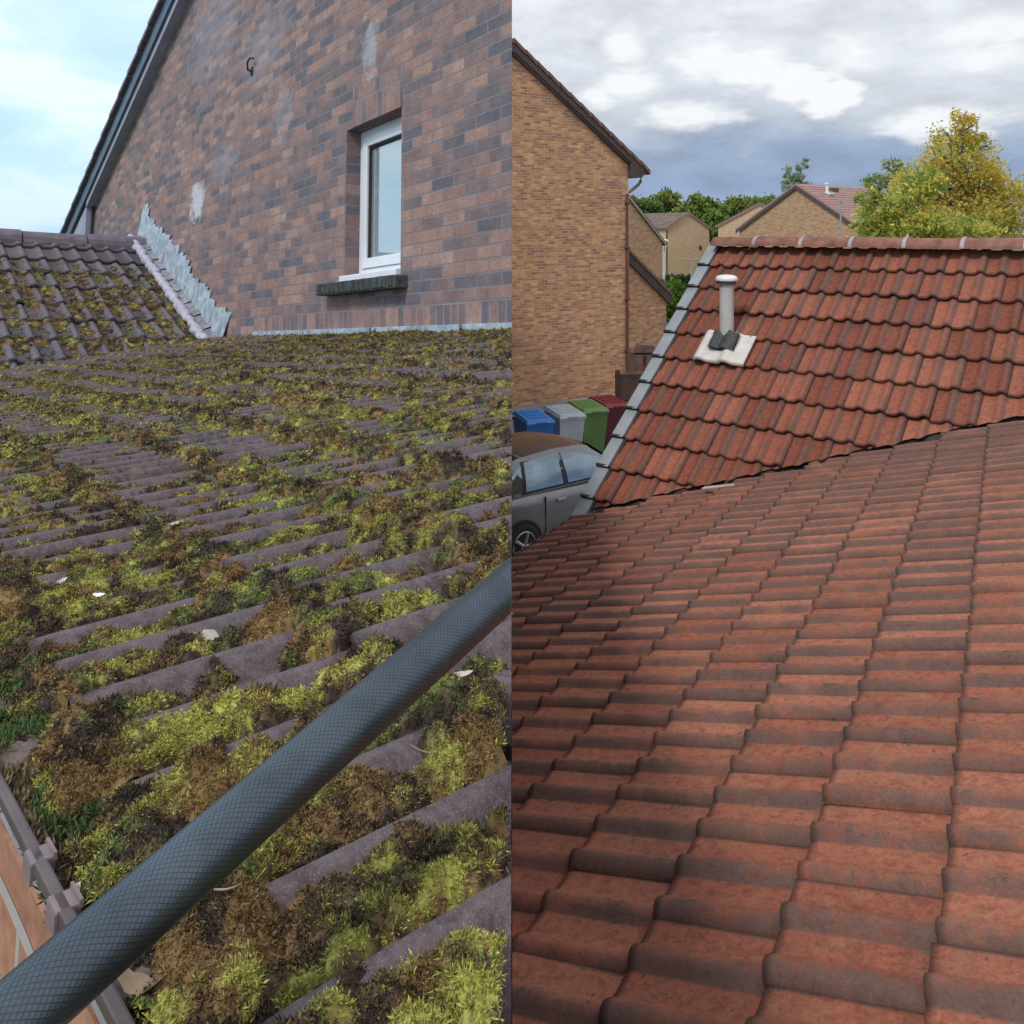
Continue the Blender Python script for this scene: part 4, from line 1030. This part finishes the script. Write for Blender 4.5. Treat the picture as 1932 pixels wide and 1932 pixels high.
lamp(1586, 380, 50, 'slim grey lamp post in front of the brown brick gable by the autumn tree', False)

# ---- wheelie bins
def bin_(px, Y, colr, lidc, label, rz, bodyc=None):
    p = at(px, 430, Y); M_ = T(p.x, p.y, 0, rz)
    o = empty('wheelie_bin', M_, label, 'wheelie bin', 'wheelie bins along the yellow brick wall')
    mb = MB(M_); w0, w1, d0_, d1_ = .24, .29, .27, .36
    V = [(-w0, -d0_, .06), (w0, -d0_, .06), (w0, d0_, .06), (-w0, d0_, .06), (-w1, -d1_, .98), (w1, -d1_, .98), (w1, d1_, .98), (-w1, d1_, .98)]
    mb.add(V, [(3, 2, 1, 0), (0, 1, 5, 4), (1, 2, 6, 5), (2, 3, 7, 6), (3, 0, 4, 7)])
    mb.box((-w1 - .02, -d1_ - .02, .93), (w1 + .02, d1_ + .02, .985), .01)
    mb.build('body', simple('bin_' + label.split()[0], bodyc or colr, .45, .12, 3), o)
    mb = MB(M_)
    V = [(-.31, -.40, .985), (.31, -.40, .985), (.31, .40, 1.05), (-.31, .40, 1.05), (-.27, -.34, 1.045), (.27, -.34, 1.045), (.27, .30, 1.115), (-.27, .30, 1.115)]
    mb.add(V, [(3, 2, 1, 0), (0, 1, 5, 4), (1, 2, 6, 5), (2, 3, 7, 6), (3, 0, 4, 7), (4, 5, 6, 7)])
    mb.box((-.1, -.43, .99), (.1, -.39, 1.02), .008)
    for yy in (-.22, -.08, .06, .18): mb.box((-.2, yy, 1.05 + (yy + .34) * .11 - .01), (.2, yy + .05, 1.062 + (yy + .34) * .11 + .008), .006)
    mb.build('lid', simple('lid_' + label.split()[0], lidc, .38, .1, 3), o)
    mb = MB(M_); mb.tube([(-.24, .40, 1.0), (.24, .40, 1.0)], .018, 8); mb.build('handle', simple('binhandle', (.05, .05, .055), .5, .1, 4), o)
    for sx in (-.27, .27):
        mb = MB(M_); mb.tube([(sx - .025, .30, .10), (sx + .025, .30, .10)], .10, 16); mb.build('wheel', M_darkverge, o)
bin_(1006, 16.9, (.04, .16, .50), (.05, .24, .66), 'blue wheelie bin nearest the left edge, behind the car roof', RY - .15)
bin_(1064, 17.4, (.46, .48, .50), (.52, .56, .58), 'pale grey wheelie bin between the blue bin and the green bin', RY - .1)
bin_(1108, 17.9, (.12, .20, .055), (.18, .32, .09), 'green wheelie bin between the grey bin and the dark red bin', RY - .1)
bin_(1148, 18.4, (.11, .015, .02), (.30, .035, .04), 'dark red wheelie bin with a brighter red lid, beside the fence', RY - .1)

# ---- fence panels
M_rail = simple('fence_rail', (.22, .16, .13), .8, .3, 6)
def fence(px0, px1, top, Y, label, rz, name='fence_panel'):
    p = at(px0, 430, Y); Lf = (px1 - px0) / 1600 * Y / math.cos(rz); h = 4.8 - (top - 430) / 1600 * Y
    M_ = T(p.x, p.y, 0, rz); o = empty(name, M_, label, 'fence', 'brown board fences by the yellow house')
    mb = MB(M_); x = 0
    while x < Lf: mb.box((x, 0, 0), (x + .115, .022, h + random.uniform(-.01, .01)), .004); x += .123
    mb.build('boards', M_fence, o)
    for xx in (0, Lf):
        mb = MB(M_); mb.box((xx - .06, .02, 0), (xx + .04, .12, h + .08), .008); mb.build('post', M_fence, o)
    for bx in (((0, -.02, h - .02), (Lf, .05, h + .025)), ((0, .022, .4), (Lf, .06, .48))):
        mb = MB(M_); mb.box(*bx, .005); mb.build('rail', M_rail, o)
fence(1168, 1236, 706, 18.9, 'nearer brown vertical board fence panel beside the dark red bin', R(8))
fence(1190, 1244, 664, 23.6, 'farther brown board fence panel behind, at the foot of the brown downpipe', R(4))
pb_ = at(1217, 664, 22.6); mb = MB(T(pb_.x, pb_.y, 0)); mb.tube([(0, 0, 0), (0, 0, pb_.z - .1)], .05, 8); mb.box((-.30, -.2, pb_.z - .1), (.30, .2, pb_.z - .05), .01)
mb.prism([(-.32, pb_.z + .02), (.32, pb_.z + .02), (.18, pb_.z + .20), (-.18, pb_.z + .22)], -.22, .22)
tag(mb.build('bird_table', M_fence), 'brown wooden bird table with a rounded roof showing above the far fence', 'bird table')

# ---- cars
def car(name, M_, paint, label, roofm, group=None):
    o = empty(name, M_, label, 'car', group)
    # stations along the length: x, z low, z belt (top of lower body), half width
    st = [(0.0, .45, .86, .70), (.06, .34, .98, .80), (.35, .27, 1.04, .88), (.9, .25, 1.05, .905), (1.7, .24, 1.03, .90), (2.5, .24, 1.00, .90), (3.1, .25, .97, .90), (3.6, .26, .92, .89), (4.05, .29, .82, .84), (4.3, .34, .70, .74), (4.38, .42, .60, .64)]
    def sec(x, z0, z1, w):
        h = z1 - z0
        pr = [(w * .90, z0), (w * .985, z0 + .22 * h), (w, z0 + .42 * h), (w * .985, z0 + .62 * h), (w * .99, z0 + .80 * h), (w * .965, z0 + .93 * h), (w * .90, z1)]
        pr += [(w * .5, z1 + .03), (0, z1 + .04)]
        return [(x, -a, b) for a, b in pr] + [(x, a, b) for a, b in pr[-2::-1]]
    V = []; F = []; n = 17
    for s_ in st: V += sec(*s_)
    for i in range(len(st) - 1):
        for k in range(n - 1): F.append((i * n + k, i * n + k + 1, (i + 1) * n + k + 1, (i + 1) * n + k))
        F.append((i * n + n - 1, i * n, (i + 1) * n, (i + 1) * n + n - 1))
    F += [list(range(n)), [(len(st) - 1) * n + k for k in range(n)][::-1]]
    mb = MB(M_); mb.add(V, F, smooth=True); mb.build('body', paint, o)
    # greenhouse: base ring at belt, top ring at roof
    bx = [.30, .75, 1.55, 2.35, 3.05, 3.35]; tx = [.62, .85, 1.55, 2.10, 2.42, 2.50]
    bz = [1.06, 1.06, 1.05, 1.03, 1.0, .98]; tz = [1.50, 1.60, 1.645, 1.62, 1.56, 1.52]
    bw = [.74, .80, .82, .82, .80, .72]; tw = [.52, .60, .63, .62, .60, .52]
    def gp(i, t, side, out=0.0):
        """point on the glasshouse side; i may be fractional"""
        def L_(a): k = min(int(i), len(a) - 2); f_ = i - k; return a[k] * (1 - f_) + a[k + 1] * f_
        return (L_(bx) * (1 - t) + L_(tx) * t, side * ((L_(bw) * (1 - t) + L_(tw) * t) + .03 * math.sin(math.pi * t) + out), L_(bz) * (1 - t) + L_(tz) * t)
    V = []; F = []; m = 5
    for sd_ in (-1, 1):
        b0_ = len(V)
        for i in range(6):
            for j in range(m): V.append(gp(i, j / (m - 1), sd_))
        for i in range(5):
            for j in range(m - 1): a = b0_ + i * m + j; F.append((a, a + m, a + m + 1, a + 1))
    off_ = 6 * m
    for j in range(m - 1): F.append((j, j + 1, off_ + j + 1, off_ + j)); F.append((5 * m + j, 5 * m + j + 1, off_ + 5 * m + j + 1, off_ + 5 * m + j))
    mb = MB(M_); mb.add(V, F, smooth=True); mb.build('glasshouse', paint, o)
    mb = MB(M_); V = []; F = []
    for i in range(11):
        ii = i / 2
        e = gp(ii, 1, 1); 
        for k in range(7):
            a = -1 + k / 3; V.append((e[0], e[1] * a * 1.0, e[2] + .045 * (1 - a * a)))
    for i in range(10):
        for k in range(6): F.append((i * 7 + k, i * 7 + k + 1, (i + 1) * 7 + k + 1, (i + 1) * 7 + k))
    mb.add(V, F, smooth=True); mb.build('roof', roofm, o)
    def panel(i0, i1, t0, t1, nm, mat, sd_, t0b=None, t1b=None, out=.008, par=None):
        mb = MB(M_); V = []; F = []; N_ = 6
        for a in range(N_ + 1):
            i = i0 + (i1 - i0) * a / N_
            ta = t0 + ((t0b if t0b is not None else t0) - t0) * a / N_; tb = t1 + ((t1b if t1b is not None else t1) - t1) * a / N_
            for c in range(4): V.append(gp(i, ta + (tb - ta) * c / 3, sd_, out))
        for a in range(N_):
            for c in range(3): F.append((a * 4 + c, (a + 1) * 4 + c, (a + 1) * 4 + c + 1, a * 4 + c + 1))
        k = len(V); V += [(v[0], v[1] - sd_ * .006, v[2]) for v in V]; F += [tuple(q + k for q in f[::-1]) for f in F]
        mb.add(V, F, smooth=True); return mb.build(nm, mat, par or o)
    for sd_ in (-1, 1):
        panel(.35, 4.75, .03, .97, 'window_surround', M_carblack, sd_, .03, .55, out=.004)
        panel(.55, 1.05, .12, .6, 'quarter_window', M_carglass, sd_, .10, .82, out=.010)
        panel(1.15, 2.15, .10, .86, 'rear_window', M_carglass, sd_, .10, .90, out=.010)
        panel(2.3, 4.2, .09, .90, 'front_window', M_carglass, sd_, .10, .60, out=.010)
        for hx in (1.45, 2.55):
            mb = MB(M_); mb.box((hx, sd_ * .905 - .02, .88), (hx + .2, sd_ * .905 + .02, .915), .01); mb.build('handle', M_chrome, o)
        for sx in (1.20, 2.25, 3.20):
            mb = MB(M_); mb.box((sx, sd_ * .893 - .012, .42), (sx + .012, sd_ * .893 + .012, 1.0)); mb.build('door_seam', M_carblack, o)
        mb = MB(M_); mb.box((2.95, sd_ * .96 - .11, 1.02), (3.12, sd_ * .96 + .11, 1.16), .03); mb.build('mirror', paint, o)
        for wx in (.72, 3.42):
            mb = MB(M_); mb.tube([(wx, sd_ * .70, .33), (wx, sd_ * .918, .33)], .40, 28); mb.build('wheel_arch', M_carblack, o)
            wh = MB(M_); wh.tube([(wx, sd_ * .72, .33), (wx, sd_ * .74, .33), (wx, sd_ * .92, .33), (wx, sd_ * .935, .33)], [.30, .33, .33, .30], 28); wo_ = wh.build('wheel', M_tyre, o)
            rm = MB(M_); rm.tube([(wx, sd_ * .925, .33), (wx, sd_ * .945, .33)], .06, 12)
            for q in range(5):
                a = q * math.tau / 5; c_, s__ = math.cos(a), math.sin(a)
                rm.tube([(wx, sd_ * .938, .33), (wx + .22 * c_, sd_ * .938, .33 + .22 * s__)], [.035, .028], 6)
            rm.tube([(wx + .225 * math.cos(t * math.tau / 24), sd_ * .936, .33 + .225 * math.sin(t * math.tau / 24)) for t in range(25)], .012, 6)
            rm.build('rim', M_chrome, wo_)
        mb = MB(M_); mb.box((4.14, sd_ * .60 - .16, .60), (4.33, sd_ * .60 + .16, .74), .04); mb.build('headlight', M_white, o)
        mb = MB(M_); mb.box((-.02, sd_ * .62 - .12, .80), (.10, sd_ * .62 + .12, .96), .03); mb.build('tail_light', simple('tail_red', (.4, .02, .02), .3, .1, 3), o)
    mb = MB(M_)
    w0 = [(3.36, -.66, 1.0), (3.36, .66, 1.0), (2.54, .50, 1.53), (2.54, -.50, 1.53)]; mb.add([(a + .02, b, c + .015) for a, b, c in w0], [(0, 1, 2, 3)]); mb.build('windscreen', M_carglass, o, flip=False)
    mb = MB(M_); mb.add([(.28, -.66, 1.1), (.28, .66, 1.1), (.58, .48, 1.48), (.58, -.48, 1.48)], [(3, 2, 1, 0)]); mb.build('rear_screen', M_carglass, o, flip=False)
    return o
def paint_mat(name, col, rough=.3, metal=.6):
    m, nt, b = newmat(name); b.inputs['Base Color'].default_value = (*col, 1); b.inputs['Metallic'].default_value = metal; b.inputs['Roughness'].default_value = rough
    b.inputs['Coat Weight'].default_value = .6; b.inputs['Coat Roughness'].default_value = .05
    f = noise(nt, objco(nt), 3, 4); lk(nt, ramp(nt, f, [(.3, rough * .8), (.7, rough * 1.3)]), b.inputs['Roughness'])
    return m
M_carblack = simple('car_black_trim', (.02, .02, .022), .35, .1, 4); M_tyre = simple('tyre_rubber', (.025, .025, .026), .8, .2, 20)
M_chrome = simple('satin_metal', (.55, .55, .56), .3, .05, 5, metal=.8)
M_carglass = simple('car_side_glass', (.26, .33, .37), .04, .3, 1.5, metal=.75)
hd = math.atan2(1.0, 1.18)
ox, oy = 0.14, 11.95
Mc = T(ox, oy, 0, hd) @ Matrix.Translation((-0.62, .84, 0)) @ Matrix.Scale(.91, 4)
car('parked_car', Mc, paint_mat('dark_silver_paint', (.25, .24, .245), .35, .5), 'dark silver hatchback parked in front of the wheelie bins, below the red roof', paint_mat('brown_black_roof', (.030, .014, .012), .3, .1))
pc = at(1284, 430, 31); car('parked_car', T(pc.x - .3, pc.y, 0, hd), paint_mat('white_paint', (.75, .77, .8), .3, .1), 'white car just showing beyond the grey verge, next to the green bush', paint_mat('white_paint_roof', (.7, .72, .75), .3, .1))

# ================================================================== TREES
def leaf_mat(name):
    m, nt, b = newmat(name); a = nn(nt, 'ShaderNodeAttribute', attribute_name='lc'); lk(nt, a.outputs['Color'], b.inputs['Base Color'])
    b.inputs['Roughness'].default_value = .75; b.inputs['Specular IOR Level'].default_value = .2
    tr = nn(nt, 'ShaderNodeBsdfTranslucent'); lk(nt, a.outputs['Color'], tr.inputs['Color'])
    ms = nn(nt, 'ShaderNodeMixShader'); ms.inputs[0].default_value = .5; lk(nt, b.outputs[0], ms.inputs[1]); lk(nt, tr.outputs[0], ms.inputs[2])
    out = [n for n in nt.nodes if n.type == 'OUTPUT_MATERIAL'][0]; lk(nt, ms.outputs[0], out.inputs[0]); return m
M_leaf = leaf_mat('foliage')
M_bark = simple('grey_brown_bark', (.13, .10, .085), .9, .3, 6, bmp=.5)
def tree(name, label, cat, Y, lobes, nleaf, lsz, cols, depth=1.0, trunk=None, gap=.45, seed=1, group=None, base_z=0, limbs=True, twig=.02):
    """lobes: (px, py, rx, ry) outline ellipses in picture units at depth Y; they become balls of real size"""
    rng = np.random.default_rng(seed)
    sc = Y / 1600
    cx = np.mean([l[0] for l in lobes]); tp = at(trunk or cx, 430, Y)
    M_ = T(tp.x, tp.y, base_z); o = empty(name, M_, label, cat, group)
    P = []; wts = np.array([l[2] * l[3] * (l[2] ** .5) for l in lobes]); wts /= wts.sum()
    L3 = []
    for (px, py, rx, ry) in lobes:
        c = at(px, py, Y); dy = rng.uniform(-.45, .45) * rx * sc * depth
        L3.append((np.array(c) + np.array([0, dy, 0]), rx * sc, ry * sc))
    Cc = []; 
    per = rng.multinomial(nleaf, wts)
    for (c, rx, rz), n in zip(L3, per):
        ncl = max(6, int(n / 26)); d = rng.normal(0, 1, (ncl, 3)); d /= np.linalg.norm(d, axis=1)[:, None]
        rr = rng.uniform(.25, 1.0, ncl) ** .55
        cc = c + d * rr[:, None] * np.array([rx, rx * depth, rz])
        keep = rng.random(ncl) > gap * .5 * (1 - rr * .4)
        cc = cc[keep]; k = rng.integers(0, len(cc), n); csz = (rx * .17) * rng.uniform(.6, 1.5, len(cc))
        tone = rng.random(len(cc))
        p = cc[k] + rng.normal(0, 1, (n, 3)) * csz[k][:, None] * np.array([1, 1, .75])
        P.append(p); Cc.append(tone[k])
    P = np.concatenate(P); tone = np.concatenate(Cc); n = len(P)
    a = rng.normal(0, 1, (n, 3)); a /= np.linalg.norm(a, axis=1)[:, None]; b = np.cross(a, rng.normal(0, 1, (n, 3))); b /= np.linalg.norm(b, axis=1)[:, None]
    s_ = lsz * rng.uniform(.55, 1.4, n)[:, None]
    V = np.stack([P - a * s_, P + b * s_ * .45, P + a * s_, P - b * s_ * .45], 1).reshape(-1, 3)
    cols = np.array(cols); hz = (P[:, 2] - P[:, 2].min()) / (np.ptp(P[:, 2]) + 1e-6)
    idx = np.clip(((tone * .75 + rng.random(n) * .25) * len(cols)).astype(int), 0, len(cols) - 1)
    C = cols[idx] * rng.uniform(.7, 1.25, n)[:, None]
    C4 = np.ones((len(V), 4)); C4[:, :3] = np.repeat(C, 4, 0)
    np_mesh('crown', V, np.arange(len(V)).reshape(-1, 4), M_leaf, o, {'lc': C4}, False)
    mb = MB()
    top = max(L3, key=lambda l: l[0][2])
    tb = Vector((tp.x, tp.y, base_z)); zlow = min(l[0][2] - l[2] for l in L3)
    tc = Vector(top[0]); r0 = max(.06, (tc.z - base_z) * .022)
    pts = [tb.lerp(tc, t) + Vector((rng.normal(0, .02), 0, 0)) * (tc.z - base_z) * .3 for t in np.linspace(0, 1, 9)]
    pts[0] = tb
    mb.tube(pts, [r0 * (1 - .86 * i / 8) for i in range(9)], 8)
    if limbs:
        for (c, rx, rz) in L3:
            c = Vector(c); h = max(base_z + .5, c.z - rx * 1.1); t = min(.9, (h - base_z) / max(.1, tc.z - base_z)); s0_ = tb.lerp(tc, t)
            mb.tube([s0_, s0_.lerp(c, .5) + Vector((0, 0, -.05 * rx)), c], [r0 * .45 * (1 - t * .6), r0 * .28, r0 * .08], 6)
            for q in range(6):
                e = c + Vector(rng.normal(0, 1, 3)).normalized() * rx * .85; mb.tube([s0_.lerp(c, .6), (s0_.lerp(c, .6)).lerp(e, .6) + Vector((0, 0, .06 * rx)), e], [r0 * .2, r0 * .12, r0 * .04], 5)
    mb.build('trunk', M_bark, o)
    return o
AUT = [(.36, .40, .10), (.50, .50, .12), (.68, .58, .13), (.78, .60, .13), (.76, .52, .13), (.62, .50, .12), (.80, .68, .20)]
tree('autumn_tree', 'tall pointed autumn tree with orange and yellow leaves behind the red ridge', 'tree', 34,
     [(1812, 232, 28, 24), (1800, 262, 42, 28), (1842, 278, 34, 28), (1775, 300, 48, 28), (1825, 318, 58, 30), (1868, 322, 30, 26), (1745, 325, 42, 22), (1720, 350, 50, 22), (1790, 355, 60, 26), (1860, 352, 50, 30), (1900, 370, 50, 34), (1800, 400, 80, 30), (1890, 425, 60, 35), (1720, 400, 40, 25), (1850, 400, 60, 40), (1760, 440, 80, 35)],
     24000, .080, AUT, trunk=1815, gap=.5, seed=11)
tree('yellow_tree', 'yellow green bushy tree filling the gap between the brick gable and the autumn tree', 'tree', 31,
     [(1735, 345, 40, 30), (1640, 372, 24, 28), (1650, 400, 34, 26), (1700, 378, 40, 22), (1690, 415, 50, 25), (1740, 420, 50, 30), (1640, 425, 30, 25), (1780, 425, 55, 25), (1840, 435, 55, 18), (1690, 445, 70, 20)],
     10000, .085, [(.26, .34, .08), (.40, .46, .11), (.56, .57, .14), (.74, .66, .16), (.78, .60, .15)], trunk=1690, gap=.5, seed=12)
tree('young_tree', 'pale green wispy young tree reaching up just left of the autumn tree', 'tree', 37,
     [(1690, 312, 26, 12), (1665, 340, 30, 16), (1705, 345, 32, 22), (1650, 362, 24, 16), (1710, 375, 40, 22)], 2600, .085, [(.30, .36, .16), (.40, .45, .2), (.26, .33, .1)], trunk=1690, gap=.9, seed=13)
tree('poplar_tree', 'slender dark green tree top showing above the apex of the brown brick gable', 'tree', 78,
     [(1512, 312, 13, 16), (1500, 325, 20, 14), (1516, 335, 12, 20), (1484, 338, 14, 10), (1490, 350, 16, 14), (1512, 356, 16, 20)], 1300, .16, [(.26, .36, .20), (.34, .44, .26), (.42, .50, .32)], trunk=1508, gap=1.2, seed=14)
GRN = [(.09, .14, .04), (.14, .20, .05), (.20, .27, .06), (.28, .33, .08), (.34, .36, .10)]
wood = [(1195, 396, [(1195, 385, 26, 16), (1180, 405, 30, 20), (1222, 395, 24, 16)], 118, 'leftmost green tree of the distant row, beside the yellow brick house'),
        (1240, 380, [(1262, 378, 26, 20), (1240, 392, 30, 20), (1280, 398, 26, 22)], 122, 'tallest rounded tree of the distant row, above the pale tan gable'),
        (1320, 385, [(1318, 390, 30, 22), (1340, 402, 28, 24), (1300, 410, 30, 20)], 116, 'green tree of the distant row filling the gap between the two tan houses'),
        (1400, 385, [(1395, 392, 28, 20), (1372, 402, 22, 16), (1420, 395, 26, 18)], 124, 'green tree of the distant row behind the half hidden tan gable'),
        (1445, 385, [(1440, 384, 28, 12), (1462, 392, 26, 14), (1480, 404, 40, 20)], 126, 'rightmost tree of the distant row, touching the brown barge board'),
        (1350, 420, [(1345, 420, 24, 22), (1350, 440, 24, 20)], 106, 'dark green small tree low between the tan houses')]
for i, (px, py, lb, Y, label) in enumerate(wood):
    tree('broadleaf_tree', label, 'tree', Y, lb, 3800, .34, GRN, trunk=px, gap=.15, seed=20 + i, group='distant row of green trees behind the houses')
tree('garden_bush', 'bright green leafy bush between the lean-to and the grey stepped verge', 'bush', 29.5, [(1272, 545, 20, 18), (1290, 560, 22, 22), (1268, 575, 18, 26), (1290, 592, 22, 22), (1278, 612, 24, 26)], 3800, .07, [(.09, .17, .03), (.16, .27, .04), (.28, .36, .06)], trunk=1280, gap=.2, seed=41)
tree('garden_bush', 'olive green bush at the foot of the white downpipe of the brown brick house', 'bush', 40, [(1240, 540, 20, 14), (1262, 548, 20, 16), (1225, 530, 14, 10)], 2200, .09, [(.12, .15, .04), (.2, .22, .07), (.3, .26, .09)], trunk=1245, gap=.3, seed=42)
hg = empty('hedge', T(22, 66, 0), 'long low dark hedge below the pale tan house', 'hedge')
rngh = np.random.default_rng(3); n = 9000
P = np.stack([rngh.uniform(8, 34, n), rngh.uniform(65.4, 66.6, n), rngh.uniform(.0, 1.15, n)], 1)
a = rngh.normal(0, 1, (n, 3)); a /= np.linalg.norm(a, axis=1)[:, None]; b = np.cross(a, rngh.normal(0, 1, (n, 3))); b /= np.linalg.norm(b, axis=1)[:, None]
V = np.stack([P - a * .16, P + b * .09, P + a * .16, P - b * .09], 1).reshape(-1, 3); C4 = np.ones((len(V), 4)); C4[:, :3] = np.repeat(np.array([(.05, .08, .03)]) * rngh.uniform(.6, 1.6, n)[:, None], 4, 0)
np_mesh('foliage', V, np.arange(len(V)).reshape(-1, 4), M_leaf, hg, {'lc': C4}, False)
